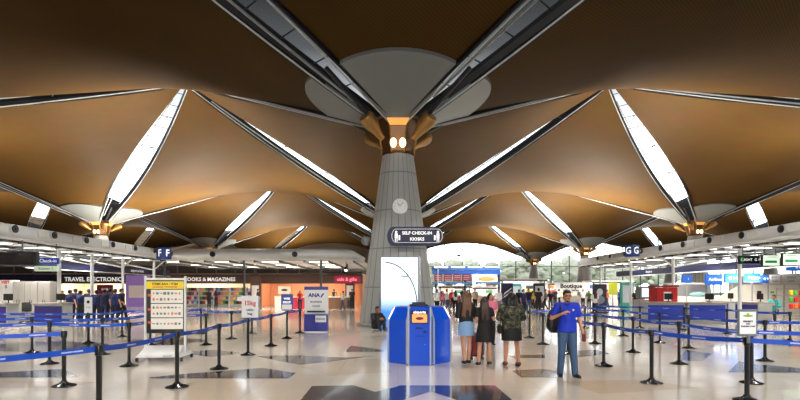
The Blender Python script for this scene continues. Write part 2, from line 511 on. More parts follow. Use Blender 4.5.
# ------------------------------------------------------------------ canopies over the check-in rows
CANW = mat('canopy soffit panel', (214, 216, 216), .45, noise=.04)
CAND = mat('canopy rib', (92, 96, 98), .4, .5)
SILV = mat('canopy silver cladding', (212, 214, 214), .35, .25, noise=.05, nscale=3)
LITE = mat('canopy vent panel', (206, 204, 198), .5, noise=.15, nscale=30)
def canopy(s, Y0, Y1, label, pole_ys, nozzle_ys):
    t = thing('check_in_canopy', label, 'canopy', (0, 0, 0), 0, 'check-in canopies')
    # hollow rounded fascia beam along the aisle
    X = 15.6
    prof = []
    for k in range(20):
        a = 2 * PI * k / 20
        x = X + .5 + .5 * math.copysign(abs(math.cos(a)) ** .55, math.cos(a)); z = 4.06 + .30 * math.copysign(abs(math.sin(a)) ** .6, math.sin(a))
        prof.append((s * x, z))
    MB().yprism(prof, Y0, Y1).build('fascia_beam', SILV, t, 50)
    b = MB(); b.tube([(s * (X - .05), Y0, 3.72), (s * (X - .05), Y1, 3.72)], .06, 8); b.build('edge_pipe', SILV, t, True)
    b = MB(); b.box((s * (X + 2.4), (Y0 + Y1) / 2, 3.62), (3.9, Y1 - Y0, .06)); b.build('soffit', CANW, t)
    b = MB(); y = Y0 + .2
    while y < Y1:
        b.yprism([(s * (X + .1), 3.72), (s * (X + 4.45), 3.66), (s * (X + 4.45), 3.56), (s * (X + 1.5), 3.50), (s * (X + .1), 3.62)], y - .05, y + .05); y += 1.15
    for xo in (1.6, 3.0, 4.3): b.box((s * (X + xo), (Y0 + Y1) / 2, 3.53), (.09, Y1 - Y0, .1))
    b.build('rib', CAND, t)
    y = Y0 + .9
    lm = MB().box((0, 0, 0), (1.0, .34, .03)).mesh('light_panel', TUBE)
    while y < Y1 - .6:
        for xo in (1.0, 2.3, 3.65): put('light_panel', lm, t, (s * (X + xo), y, 3.575))
        y += 2.3
    for y in pole_ys:
        b = MB(); b.tube([(s * 16.4, y, 0), (s * 16.4, y, 3.62)], .085, 10); b.tube([(s * 16.4, y, 0), (s * 16.4, y, .04)], .18, 12); b.build('pole', SILV, t, True)
        b = MB(); b.tube([(s * 16.4, y, 3.0), (s * 18.9, y, 3.5)], .045, 6); b.tube([(s * 16.4, y, 3.0), (s * 15.7, y, 3.6)], .04, 6); b.build('brace', SILV, t, True)
    for y in nozzle_ys:
        b = MB(); z = 4.12
        b.tube([(s * 16.2, y, z), (s * 15.5, y, z)], .18, 18); b.build('air_nozzle', SILV, t, 50)
        n = b = MB(); b.tube([(s * 15.51, y, z), (s * 15.45, y, z)], .16, 18); b.tube([(s * 15.5, y, z), (s * 15.42, y, z)], .06, 10)
        b.build('nozzle_mouth', BLACKP, t, 50)
        b = MB(); b.box((s * 15.585, y - .62, z - .02), (.05, .55, .26)); b.build('vent_panel', LITE, t)
    return t
NY = [17.9 + 2.32 * k for k in range(8)]
LC = canopy(-1, 6, 34, 'long silver check-in canopy with round air nozzles on the left', [14, 19, 24.2, 26.8, 29.8, 33.6], NY)
RC = canopy(1, 6, 43, 'long silver check-in canopy with round air nozzles on the right', [13.5, 18, 24, 29.8, 35.2, 40.5], NY + [36.5, 38.8])

# cross canopy in front of the shops, with its round duct
t = thing('shop_front_canopy', 'white canopy with a round silver duct running across above the shops', 'canopy', (0, 0, 0))
b = MB(); b.tube([(-17.6, 36, 4.22), (-3.9, 36, 4.22)], .40, 20); b.build('duct', SILV, t, 50)
b = MB(); b.ell((-3.9, 36.2, 4.22), (.9, .6, .40), 16, 10); b.tube([(-3.4, 36.2, 4.2), (-2.6, 37.2, 3.9)], [.34, .2], 12); b.build('duct_end', mat('canopy soffit panel'), t, True)
for X in (-13.2, -7.35):
    b = MB(); b.tube([(X, 35.75, 4.2), (X, 35.55, 4.2)], .2, 16); b.build('nozzle_mouth', BLACKP, t, 50)
b = MB(); b.box((-10.4, 43.4, 3.83), (15.6, 14.6, .08)); b.build('soffit', CANW, t)
b = MB()
for k in range(9): b.box((-17.6 + k * 1.8, 43.4, 3.72), (.1, 14.4, .16))
b.build('rib', CAND, t)
for k in range(4):
    for y in (38.2, 42.5, 46.5): MB().box((-16.7 + k * 3.6, y, 3.77), (1.9, .3, .04)).build('light_panel', TUBE, t)
for X in (-17.0, -11.2, -5.6):
    b = MB(); b.tube([(X, 36.4, 0), (X, 36.4, 3.8)], .09, 10); b.build('pole', CAND, t, True)

# hanging boards above the counters
def beam(s, Y0, Y1, label):
    t = thing('fascia_board', label, 'fascia')
    MB().box((s * 20.2, (Y0 + Y1) / 2, 3.12), (.25, Y1 - Y0, .44)).build('board', NAVY, t)
    b = MB()
    y = Y0 + .5
    while y < Y1:
        b.tube([(s * 20.2, y, 3.3), (s * 20.2, y, 3.6)], .03, 6); y += 3
    b.build('hanger', CAND, t)
    b = MB(); b.box((s * 20.06, (Y0 + Y1) / 2, 2.86), (.12, Y1 - Y0, .05)); b.build('trim_strip', SILV, t)
    return t
lb = beam(-1, 27, 44, 'navy fascia board with white lettering hung above the left counters')
text('airport services', .3, WLET, lb, (-20.06, 38.5, 3.12), PI / 2)
rb = beam(1, 20, 46, 'navy fascia board hung above the right counters')
text('check-in', .3, WLET, rb, (20.06, 40, 3.12), -PI / 2)
# dark flight board at far left and blue sign beside it
t = thing('flight_board', 'wide dark flight board under the left canopy', 'display', (-17.5, 19.3, 2.85))
MB().rbox((0, 0, 0), (7.2, .25, .55), .03).build('case', BLACKP, t)
b = MB(); b.box((0, -.13, 0), (7.0, .01, .45)); b.build('screen', mat('unlit screen', (30, 22, 24), .25), t)
for X in (-3, 0, 3): MB().tube([(X, 0, .25), (X, 0, .72)], .03, 6).build('hanger', CAND, t)
t = thing('hanging_sign', 'blue hanging sign with white text left, green band below', 'sign', (-14.75, 21.0, 0))
zc = zat(261.5, 21.0)
MB().rbox((0, 0, zc + .02), (1.0, .12, .26), .02).build('panel', BLUESIGN, t)
MB().rbox((0, 0, zc - .3), (1.0, .12, .22), .02).build('lower_panel', mat('sign white green', (205, 222, 200), .4, emit=.3), t)
text('A Check-in', .2, WLET, t, (0, -.065, zc + .02)); text('Kaunter 1', .15, mat('green lettering', (40, 120, 60), .4), t, (0, -.065, zc - .3))
for X in (-.4, .4): MB().tube([(X, 0, zc + .13), (X, 0, 3.58)], .02, 6).build('hanger', CAND, t)

# flight information monitors under the right canopy
SCRD = mat('screen dark', (16, 22, 24), .2, emit=.2)
SCRL = mat('screen pale', (215, 235, 215), .3, emit=.8)
SCRG = mat('screen green', (30, 120, 60), .3, emit=.7)
def monitor(x0, x1, y0, y1, Y, label, light, txt=None):
    cx = xat((x0 + x1) / 2, Y); w = (x1 - x0) * Y / F; zc = zat((y0 + y1) / 2, Y); h = (y1 - y0) * Y / F
    t = thing('flight_monitor', label, 'monitor', (cx, Y, zc), 0, 'flight monitors under the right canopy')
    MB().rbox((0, .05, 0), (w, .14, h), .02).build('case', BLACKP, t)
    MB().box((0, -.022, .0), (w * .9, .01, h * .84)).build('screen', SCRL if light else SCRD, t)
    g = MB()
    if light:
        g.box((-.02, -.03, -.06), (w * .66, .008, h * .22)); g.box((0, -.03, h * .28), (w * .5, .008, h * .06))
    else:
        g.box((-w * .36, -.03, 0), (w * .1, .008, h * .5))
    g.build('screen_graphic', SCRG, t)
    if not light: text(txt, h * .42, WLET, t, (w * .06, -.03, 0))
    for X in (-w * .3, w * .3): MB().tube([(X, .05, h / 2), (X, .05, 3.6 - zc)], .025, 6).build('hanger', CAND, t)
monitor(739, 760, 255.5, 264, 23.0, 'dark flight monitor with white text, leftmost of the right canopy monitors', False, 'FLIGHT  G 12')
monitor(762, 780, 254.5, 266.5, 22.4, 'flight monitor with pale screen and green band, in the middle of three', True)
monitor(782, 801, 253, 266, 21.8, 'flight monitor with pale screen and green band, at the right edge', True)

# F and G row signs
def row_sign(px0, px1, py0, py1, s, Y, ch, label, hang):
    w = .74; cx = xat((px0 + px1) / 2, Y); zc = zat((py0 + py1) / 2, Y)
    t = thing('row_sign', label, 'sign', (cx, Y, zc), s * math.radians(25))
    MB().rbox((0, 0, 0), (w * .86, w * .86, .74), .02).build('box', mat('row sign blue', (14, 44, 108), .4, emit=.15), t)
    text(ch, .62, WLET, t, (0, -w * .43 - .006, 0), 0, .012); text(ch, .62, WLET, t, (-s * (w * .43 + .006), 0, 0), -s * PI / 2, .012)
    MB().tube([(0, 0, 0), (s * .72 * math.cos(math.radians(25)), -s * s * .72 * math.sin(math.radians(25)) * 1, 0)], .05, 8).build('arm', SILV, t)
row_sign(157, 171, 248, 259, -1, 31.8, 'F', 'blue cube sign with white letter F at the end of the left canopy', 3.6)
row_sign(625, 639, 245, 257, 1, 31.8, 'G', 'blue cube sign with white letter G on the right canopy', 3.6)

# ------------------------------------------------------------------ check-in counters and what stands behind them
CBLUE = mat('counter front blue', (30, 48, 150), .4); CPURP = mat('counter front purple', (40, 28, 96), .4)
CTOP = mat('counter top', (150, 140, 128), .35); CREAM = mat('cream wall unit', (214, 208, 196), .5, noise=.03)
def counter(x, y, rz, w, m, label, group):
    t = thing('check_in_counter', label, 'counter', (x, y, 0), rz, group)
    MB().rbox((0, 0, .5), (w, .7, 1.0), .02).build('body', GREYP, t)
    MB().box((0, -.36, .55), (w * .92, .03, .72)).build('front_panel', m, t)
    MB().rbox((0, -.05, 1.03), (w + .08, .9, .06), .02).build('top', CTOP, t)
    MB().box((0, -.365, .09), (w * .94, .02, .12)).build('kick_plate', CHROME, t)
    b = MB(); b.rbox((w * .2, .1, 1.33), (.42, .05, .30), .01); b.tube([(w * .2, .12, 1.06), (w * .2, .12, 1.25)], .025, 8); b.lathe([(.11, 1.06), (.11, 1.075)], 12, (w * .2, .12, 0)); b.build('monitor', BLACKP, t)
    return t
ORD = ['nearest', 'second', 'third', 'fourth', 'fifth', 'sixth', 'seventh', 'eighth', 'ninth', 'tenth']
for i in range(4):
    counter(17.9, (18.6, 20.6, 25.2, 27.4)[i], -PI / 2 + .0, 1.7, CBLUE if i != 1 else CPURP, '%s blue check-in counter in the row beneath the right canopy' % ORD[i] if i != 1 else 'purple fronted check-in counter in the row under the right canopy', 'right check-in counters')
# counters facing the hall near the blue belts on the right
counter(xat(703, 24.8), 24.8, 0, 1.9, CBLUE, 'wide blue counter below the cream stall, right one of a pair', 'right check-in counters')
counter(xat(662, 24.8), 24.8, 0, 1.9, CBLUE, 'wide blue counter in front of the red booth, left one of a pair', 'right check-in counters')
for i in range(2):
    counter(-18.2, 15.4 + i * 3.2, PI / 2, 1.7, CPURP, '%s purple check-in counter in the row under the left canopy' % ORD[i], 'left check-in counters')
counter(xat(53.5, 23.2), 23.2, 0, 1.35, CPURP, 'purple counter with a beige top facing the left belts', 'left check-in counters')
counter(xat(2, 22.5), 22.5, 0, 1.0, CPURP, 'purple counter at the left edge of the picture', 'left check-in counters')

def cabinet_run(xs, Y, h, m, label_fn, grp, door=True, face=0):
    for n, (a, b_) in enumerate(zip(xs[:-1], xs[1:])):
        X0, X1 = a, b_
        t = thing('wall_cabinet', label_fn(n), 'cabinet', ((X0 + X1) / 2, Y, 0), face, grp)
        w = abs(X1 - X0) - .03
        MB().rbox((0, 0, h / 2), (w, .5, h), .015).build('body', m, t)
        for s in (-1, 1):
            d = MB().rbox((s * w / 4, -.262, h / 2), (w / 2 - .03, .03, h - .1), .008).build('door', m, t)
            MB().box((s * .06, -.285, h / 2), (.02, .02, .16)).build('handle', DARKM, d)
GREYC = mat('grey locker', (150, 146, 140), .5, noise=.04)
cabinet_run([xat(p, 26.5) for p in (16, 28, 41, 54)], 26.5, 2.1, GREYC, lambda n: ['grey tall cabinet behind the left counters, leftmost', 'grey tall cabinet with a small sticker, in the middle', 'grey tall cabinet with a small sticker, rightmost'][n], 'grey tall cabinets')
cabinet_run([-23.0, -21.6, -20.35], 26.9, 1.9, WHITE, lambda n: ['white cabinet at the left edge behind counters', 'white cabinet beside the grey tall cabinets'][n], 'white cabinets on the left')
# lettering panel beside
t = thing('wall_sign', 'small white sign with red marks above the white cabinets', 'sign', (xat(6, 26.4), 26.4, 2.05))
MB().box((0, 0, 0), (1.4, .05, .24)).build('panel', WHITE, t); text('VISIT', .2, RLET, t, (0, -.03, 0), 0, .01)
MB().box((0, .02, -.16), (.1, .04, .3)).build('bracket', CHROME, t)
# high back walls behind both counter rows
for s, lab, y1_ in ((-1, 'left', 27.5), (1, 'right', 38)):
    w = MB(); w.box((s * 25.2, (12 + y1_) / 2, 1.35), (.2, y1_ - 12, 2.7)); struct(w.build('wall_%s_counters' % lab, mat('back wall cream', (205, 200, 190), .6)))
# right side: pale angled wall units, blue airline panels above
t = thing('partition_wall', 'cream sloped partition behind the right counters', 'partition', (0, 0, 0))
Yp = 29.0
b = MB(); b.yprism([(xat(712, Yp), 0), (xat(712, Yp), .95), (xat(741, Yp), 1.95), (xat(800, Yp), 1.95), (xat(860, Yp), 1.95), (xat(860, Yp), 0)], Yp, Yp + .15); b.build('panel', CREAM, t)
b = MB()
for px in (752, 768, 784, 800, 816): b.box((xat(px, Yp), Yp - .01, 1.0), (.04, .02, 1.9))
b.build('joint_strip', GREYM, t)
b = MB(); b.prism([(xat(759, Yp) - .12, Yp - .03), (xat(759, Yp) + .12, Yp - .03), (xat(759, Yp) + .12, Yp - .01), (xat(759, Yp) - .12, Yp - .01)], 1.45, 1.6); b.build('emblem', DARKM, t)
MB().box((xat(772, Yp), Yp - .02, 1.52), (.2, .02, .12)).build('exit_plate', SCRG, t)
BSG = mat('airline blue sign', (32, 96, 190), .4, emit=.45)
for (x0, x1, y0, y1, txt, lab) in ((705, 722, 274, 285, 'Airlines', 'square blue airline sign, leftmost above the right counters'),
                                   (724, 741, 273, 283, 'G 1-10', 'blue airline sign with white bar beside a canopy pole'),
                                   (744, 760, 273, 282, 'Baggage', 'blue airline sign with white text right of a canopy pole'),
                                   (761, 768, 275, 283, 'G 9', 'small blue airline sign between two larger boards'),
                                   (786, 806, 264, 271, 'G 14', 'blue airline sign at the right edge under the monitors'),
                                   (682, 692, 275, 283, 'i', 'small blue sign above the cream stall on the right')):
    Y = 29.6
    cx = xat((x0 + x1) / 2, Y); zc = zat((y0 + y1) / 2, Y); w_ = (x1 - x0) * Y / F; h_ = (y1 - y0) * Y / F
    t = thing('airline_sign', lab, 'sign', (cx, Y, zc), 0, 'blue airline signs')
    MB().rbox((0, 0, 0), (w_, .12, h_), .02).build('panel', BSG, t)
    text(txt, h_ * .42, WLET, t, (w_ * .08, -.07, 0), 0, .004)
    MB().tube([(0, .03, -h_ / 2), (0, .03, -zc)], .05, 6).build('post', SILV, t)
for (x0, x1, lab) in ((770, 780, 'white notice board right of the small blue sign'), (782, 800, 'white notice board below the blue sign at the right edge')):
    Y = 29.3; cx = xat((x0 + x1) / 2, Y); w_ = (x1 - x0) * Y / F
    t = thing('notice_board', lab, 'sign', (cx, Y, 2.28)); MB().rbox((0, 0, 0), (w_, .06, .5), .01).build('panel', WHITE, t)
    text('NOTICE', .14, BLET, t, (0, -.035, .1)); text('counter', .12, BLET, t, (0, -.035, -.1))
    MB().tube([(0, .04, -.2), (0, .04, -2.28)], .03, 6).build('post', SILV, t)
# red booth, white ticket booth and clear stall
t = thing('red_booth', 'tall red booth cabinet with a white notice behind the right belts', 'booth', (xat(663, 27.6), 27.6, 0))
REDM = mat('booth red', (176, 26, 30), .4)
MB().rbox((0, 0, .9), (1.16, .9, 1.8), .03).build('body', REDM, t); MB().rbox((0, -.02, 1.86), (1.24, .95, .1), .02).build('top', mat('booth dark red', (120, 18, 24), .4), t)
MB().box((0, -.46, 1.3), (.4, .02, .5)).build('notice', WHITE, t); MB().box((0, -.475, 1.32), (.26, .01, .26)).build('notice_print', DLET, t)
MB().ell((0, -.46, 1.72), (.05, .03, .05)).build('lock', GOLD, t)
t = thing('glass_screen_booth', 'grey booth with a bright white screen left of the red booth', 'booth', (xat(645.5, 29.0), 29.0, 0))
MB().rbox((0, 0, .55), (1.1, .7, 1.1), .03).build('body', GREYP, t); MB().rbox((0, 0, 1.5), (.95, .5, .72), .04).build('case', GREYM, t)
MB().box((.02, -.26, 1.5), (.7, .02, .5)).build('screen', mat('bright screen', (220, 236, 250), .3, emit=1.2), t)
t = thing('cream_stall', 'cream stall with a glass top and small goods behind the blue counter', 'stall', (xat(690, 33.5), 33.5, 0))
MB().rbox((0, 0, .6), (2.7, 1.1, 1.2), .03).build('body', CREAM, t)
MB().box((0, .45, 1.6), (2.6, .08, .9)).build('back_panel', WHITE, t); MB().box((0, 0, 2.08), (2.8, 1.2, .08)).build('roof', CREAM, t)
b = MB()
for X in (-1.3, 1.3): b.box((X, -.5, 1.62), (.05, .05, .86))
b.build('post', CHROME, t)
b = MB(); b.ell((.5, -.1, 1.36), (.62, .3, .2)); b.build('display_dome', mat('teal frosted dome', (150, 190, 186), .2), t, True)

# snack rack by the right edge: packs are things of their own
t = thing('snack_rack', 'wire snack rack at the right edge of the picture', 'rack', (xat(792, 22.9), 22.9, 0))
b = MB()
for X in (-.55, .55):
    for y in (-.2, .2): b.tube([(X, y, 0), (X, y, 1.75)], .018, 6)
b.build('frame', CHROME, t)
for z in (.5, .8, 1.1, 1.4, 1.7): MB().box((0, 0, z), (1.1, .42, .025)).build('shelf', CHROME, t)
PKC = [('red', (196, 26, 34)), ('yellow', (240, 200, 40)), ('orange', (236, 110, 30)), ('green', (70, 150, 50)), ('scarlet', (220, 50, 40))]
pk = MB(); pk.rbox((0, 0, .11), (.17, .09, .22), .03); pkm = pk.mesh('snack_pack', mat('snack red', PKC[0][1], .35))
for r_, z in enumerate((.815, 1.115, 1.415)):
    for c in range(5):
        nm, colr = PKC[(r_ * 3 + c * 2) % 5]
        o = put('snack_pack', pkm, None, (xat(792, 22.9) - .42 + c * .21, 22.42, z))
        o.material_slots[0].link = 'OBJECT'; o.material_slots[0].material = mat('snack ' + nm, colr, .35)
        tag(o, '%s snack pack, %s from the left on the %s shelf of the wire rack' % (nm, ['first', 'second', 'third', 'fourth', 'fifth'][c], ['lower', 'middle', 'upper'][r_]), 'snack', 'snack packs on the rack')

# ------------------------------------------------------------------ kiosk in the middle
KX, KY = xat(419, 11.7), 11.72
t = thing('check_in_kiosk', 'bright blue eight-sided self check-in kiosk in front of the middle column', 'kiosk', (KX, KY, 0))
KB = mat('kiosk blue', (8, 82, 222), .28, coat=.3); KD = mat('kiosk dark blue', (10, 50, 150), .35)
b = MB(); b.lathe([(.74, 0), (.76, .04), (.76, .98), (.60, 1.26), (.50, 1.28)], 8, a0=PI / 8); b.build('body', KB, t)
b = MB()
for q in range(8):
    a = PI / 8 + q * PI / 4
    b.tube([(.77 * math.cos(a), .77 * math.sin(a), .02), (.77 * math.cos(a), .77 * math.sin(a), .98), (.61 * math.cos(a), .61 * math.sin(a), 1.27)], .026, 6)
b.build('edge_trim', mat('kiosk silver trim', (190, 196, 206), .3, .6), t)
fy = -.76 * math.cos(PI / 8)
p = MB(); p.rbox((-.02, fy - .03, .62), (.46, .10, 1.24), .012); p.build('front_panel', KB, t)
b = MB()
for X in (-.26, .22): b.box((X, fy - .05, .64), (.035, .10, 1.26))
b.build('panel_trim', mat('kiosk silver trim'), t)
s_ = MB().rbox((-.02, fy - .09, 1.06), (.38, .03, .28), .01).build('screen', BLACKP, t)
MB().box((-.02, fy - .108, 1.03), (.33, .006, .18)).build('picture', mat('kiosk screen orange', (236, 150, 80), .3, emit=.9), s_)
MB().ell((-.02, fy - .112, 1.03), (.09, .004, .035)).build('picture_mark', mat('kiosk screen maroon', (110, 30, 40), .3, emit=.4), s_)
text('airports', .085, WLET, t, (-.02, fy - .111, 1.165), 0, .004)
MB().box((-.03, fy - .09, .82), (.16, .03, .03)).build('card_slot', BLACKP, t)
MB().box((-.02, fy - .085, .64), (.2, .02, .025)).build('printer_slot', KD, t)
MB().rbox((.1, fy - .10, .74), (.08, .04, .05), .01).build('reader', KD, t)
MB().lathe([(.012, 0), (.016, .01), (0, .012)], 10, (.1, fy - .085, .45)).build('lock', CHROME, t)
b = MB(); b.rbox((-.02, -.2, 1.30), (.42, .3, .05), .015); b.rbox((-.02, -.32, 1.33), (.3, .05, .09), .01); b.build('top_box', BLACKP, t)

# dark curved rod that rises from the kiosk
b = MB(); pts = []
for k in range(17):
    a = PI / 2 * k / 16
    pts.append((-.75 * (1 - math.cos(a)) * 1.0 - .02, .0, 1.28 + 1.02 * math.sin(a)))
b.tube(pts, .014, 6); b.tube([(-.22, 0, 1.98), (-.40, 0, 1.96)], .012, 6); b.tube([(-.02, 0, 1.27), (-.02, 0, 1.34)], .04, 10)
o = b.build('curved_rod', DARKM, None, True, (KX - .02, KY + .1, 0)); tag(o, 'thin dark curved rod arching up and left from the kiosk top', 'rod')

# lit panel on the column
def lit_mat():
    m = bpy.data.materials.new('backlit white and blue print'); m.use_nodes = True
    nt = m.node_tree; b = nt.nodes['Principled BSDF']
    tc = nt.nodes.new('ShaderNodeTexCoord'); sp = nt.nodes.new('ShaderNodeSeparateXYZ'); nt.links.new(tc.outputs['Generated'], sp.inputs[0])
    r = nt.nodes.new('ShaderNodeValToRGB'); e = r.color_ramp.elements
    e[0].position = .22; e[0].color = rgb(60, 130, 220); e[1].position = .48; e[1].color = rgb(226, 240, 250)
    nt.links.new(sp.outputs['Z'], r.inputs['Fac']); nt.links.new(r.outputs['Color'], b.inputs['Base Color'])
    nt.links.new(r.outputs['Color'], b.inputs['Emission Color']); b.inputs['Emission Strength'].default_value = 1.0
    return m
Y = 21.2
t = thing('lit_panel', 'tall backlit white and blue advertising panel standing against the middle column', 'sign', (xat(399.5, Y), Y, 0))
MB().box((0, 0, 1.55), (1.55, .12, 2.95)).build('light_face', lit_mat(), t)
MB().box((0, .1, 1.53), (1.66, .12, 3.06)).build('frame', GREYM, t)
MB().tube([(.86, -.02, 0), (.86, -.02, 3.05)], .05, 10).build('side_pole', CHROME, t, True)

# sign on the column, clock, side lamps
Y = 20.7
zc = zat(236, Y)
t = thing('kiosk_sign', 'rounded navy sign reading SELF CHECK-IN KIOSKS on the middle column', 'sign', (xat(417, Y), Y, zc))
def capsule(w, h, n=12, bulge=.0):
    r = h / 2; out = []
    for k in range(n + 1):
        a = -PI / 2 + PI * k / n; out.append((w / 2 - r * .62 + r * .62 * math.cos(a), r * math.sin(a)))
    for k in range(n + 1):
        a = PI / 2 + PI * k / n; out.append((-w / 2 + r * .62 + r * .62 * math.cos(a), r * math.sin(a)))
    return out
SGN = mat('sign navy', (14, 18, 66), .5)
MB().yprism(capsule(2.16, .62), -.08, .10).build('panel', SGN, t)
MB().yprism([(x - .14, z) for x, z in capsule(2.2, .8)], .11, .22).build('back_panel', mat('sign navy dark', (20, 26, 80), .5), t)
b = MB(); b.tube([(x * .965, -.085, z * .90) for x, z in capsule(2.16, .62)] + [(capsule(2.16, .62)[0][0] * .965, -.085, -.28)], .007, 4); b.build('border', WLET, t)
text('SELF CHECK-IN', .18, WLET, t, (0, -.09, .11), 0, .006); text('KIOSKS', .18, WLET, t, (0, -.09, -.14), 0, .006)
for X in (-.86, .86):
    b = MB(); b.ell((X, -.09, .16), (.05, .012, .05)); b.box((X, -.09, -.0), (.12, .015, .2)); b.box((X - .035, -.09, -.17), (.035, .015, .16)); b.box((X + .035, -.09, -.17), (.035, .015, .16))
    b.box((X + (.13 if X < 0 else -.13), -.09, -.08), (.07, .015, .2)); b.build('pictogram', WLET, t)
MB().box((-.3, .45, 0), (.8, .5, .2)).build('bracket', GREYM, t)
Y = 22.25
zc = zat(206.5, Y)
t = thing('wall_clock', 'round white clock on the front of the middle column', 'clock', (xat(400, Y), Y, zc))
b = MB(); b.tube([(0, .35, 0), (0, -.1, 0)], .34, 28); b.build('case', WHITE, t, 50)
b = MB(); b.tube([(0, -.10, 0), (0, -.115, 0)], .30, 28); b.build('dial', mat('clock dial', (235, 235, 232), .5), t, 50)
b = MB()
for q in range(12):
    a = q * PI / 6; b.box((.25 * math.sin(a), -.12, .25 * math.cos(a)), (.025, .008, .025))
b.build('hour_mark', BLACKP, t)
b = MB(); b.tube([(0, -.125, 0), (-.1, -.125, .13)], .014, 6); b.tube([(0, -.125, 0), (.14, -.125, .17)], .010, 6); b.build('hand', BLACKP, t)
for s, px in ((-1, 366.5), (1, 434.5)):
    Y = 23.5; x = xat(px, Y); z = zat(241 if s < 0 else 240, Y)
    t = thing('column_speaker', 'grey round loudspeaker on the %s side of the middle column' % ('left' if s < 0 else 'right'), 'loudspeaker', (x, Y, z), 0, 'loudspeakers on the middle column')
    b = MB(); b.ell((0, 0, 0), (.26, .26, .22)); b.build('shell', GREYM, t, True)
    MB().tube([(-s * .15, 0, 0), (-s * .55, 0, -.05)], .06, 8).build('arm', GREYM, t)
# ------------------------------------------------------------------ retractable belt posts
def belt_mat():
    m = bpy.data.materials.new('blue belt with white print'); m.use_nodes = True
    nt = m.node_tree; b = nt.nodes['Principled BSDF']; b.inputs['Roughness'].default_value = .5
    u = nt.nodes.new('ShaderNodeUVMap'); u.uv_map = 'UVMap'
    sp = nt.nodes.new('ShaderNodeSeparateXYZ'); nt.links.new(u.outputs['UV'], sp.inputs[0])
    def mth(op, a, v=None, w=None):
        n = nt.nodes.new('ShaderNodeMath'); n.operation = op
        nt.links.new(a, n.inputs[0])
        if v is not None:
            if isinstance(v, float): n.inputs[1].default_value = v
            else: nt.links.new(v, n.inputs[1])
        return n.outputs[0]
    fr = mth('FRACT', mth('MULTIPLY', sp.outputs['X'], 1.25))
    a = mth('LESS_THAN', fr, .30)
    v1 = mth('GREATER_THAN', sp.outputs['Y'], .36); v2 = mth('LESS_THAN', sp.outputs['Y'], .64)
    ns = nt.nodes.new('ShaderNodeTexNoise'); ns.inputs['Scale'].default_value = 45; nt.links.new(u.outputs['UV'], ns.inputs['Vector'])
    g = mth('GREATER_THAN', ns.outputs['Fac'], .46)
    k = mth('MULTIPLY', mth('MULTIPLY', a, v1), mth('MULTIPLY', v2, g))
    mx = nt.nodes.new('ShaderNodeMix'); mx.data_type = 'RGBA'
    mx.inputs[6].default_value = rgb(14, 76, 196); mx.inputs[7].default_value = rgb(225, 235, 250)
    nt.links.new(k, mx.inputs[0]); nt.links.new(mx.outputs[2], b.inputs['Base Color'])
    return m
BELT = belt_mat()
_pb = MB(); _pb.lathe([(.19, 0), (.19, .012), (.175, .022), (.08, .05), (.05, .075), (.045, .09)], 28); _pb = _pb.mesh('base', mat('post base black', (16, 16, 18), .22, spec=.7), True)
_pp = MB(); _pp.tube([(0, 0, .05), (0, 0, .83)], .034, 16); _pp = _pp.mesh('pole', BLACKP, True)
_ph = MB(); _ph.lathe([(.036, .82), (.046, .825), (.046, .94), (.040, .95)], 16)
for q in range(4):
    a = q * PI / 2; _ph.box((.045 * math.cos(a), .045 * math.sin(a), .9), (.02, .02, .085))
_ph = _ph.mesh('belt_head', BLACKP, 40)
def belt_mesh(a, b_):
    "a belt from post a to post b, in the frame of a; hangs a little in the middle"
    v = Vector((b_[0] - a[0], b_[1] - a[1], 0)); ln = v.length; d = v.normalized(); p = Vector((-d.y, d.x, 0)) * .0015
    me = bpy.data.meshes.new('belt'); N = 10; vs = []; fs = []; uv = []
    for i in range(N + 1):
        u = i / N; c = d * (.045 + u * (ln - .09)); sag = .03 * 4 * u * (1 - u) * min(1, ln / 2)
        for z in (.865, .935):
            for s in (-1, 1): vs.append(c + p * s + Vector((0, 0, z - sag)))
    for i in range(N):
        o = i * 4
        fs += [(o, o + 4, o + 6, o + 2), (o + 1, o + 3, o + 7, o + 5), (o + 2, o + 6, o + 7, o + 3), (o, o + 1, o + 5, o + 4)]
    fs += [(0, 2, 3, 1), (N * 4, N * 4 + 1, N * 4 + 3, N * 4 + 2)]
    me.from_pydata([tuple(q) for q in vs], [], fs)
    ul = me.uv_layers.new(name='UVMap')
    for pl in me.polygons:
        for li in pl.loop_indices:
            vi = me.loops[li].vertex_index; ul.data[li].uv = ((vi // 4) / N * ln + a[0] * .37, (vi % 4 >= 2) * 1.0)
    me.materials.append(BELT); me.update()
    return me
def post(xy, label, nxt=None, nxt2=None, grp='belt posts of the queue lanes'):
    t = thing('belt_post', label, 'queue post', (xy[0], xy[1], 0), 0, grp)
    put('base', _pb, t); put('pole', _pp, t); put('belt_head', _ph, t)
    for n in (nxt, nxt2):
        if n is not None: put('belt', belt_mesh(xy, n), t)
    return t
def chain(pts, labels, grp):
    for i, p in enumerate(pts):
        if labels[i] is None: continue
        post(p, labels[i], pts[i + 1] if i + 1 < len(pts) else None, grp=grp)
G = gnd
GL_, GR_ = 'belt posts of the left queue', 'belt posts of the right queue'
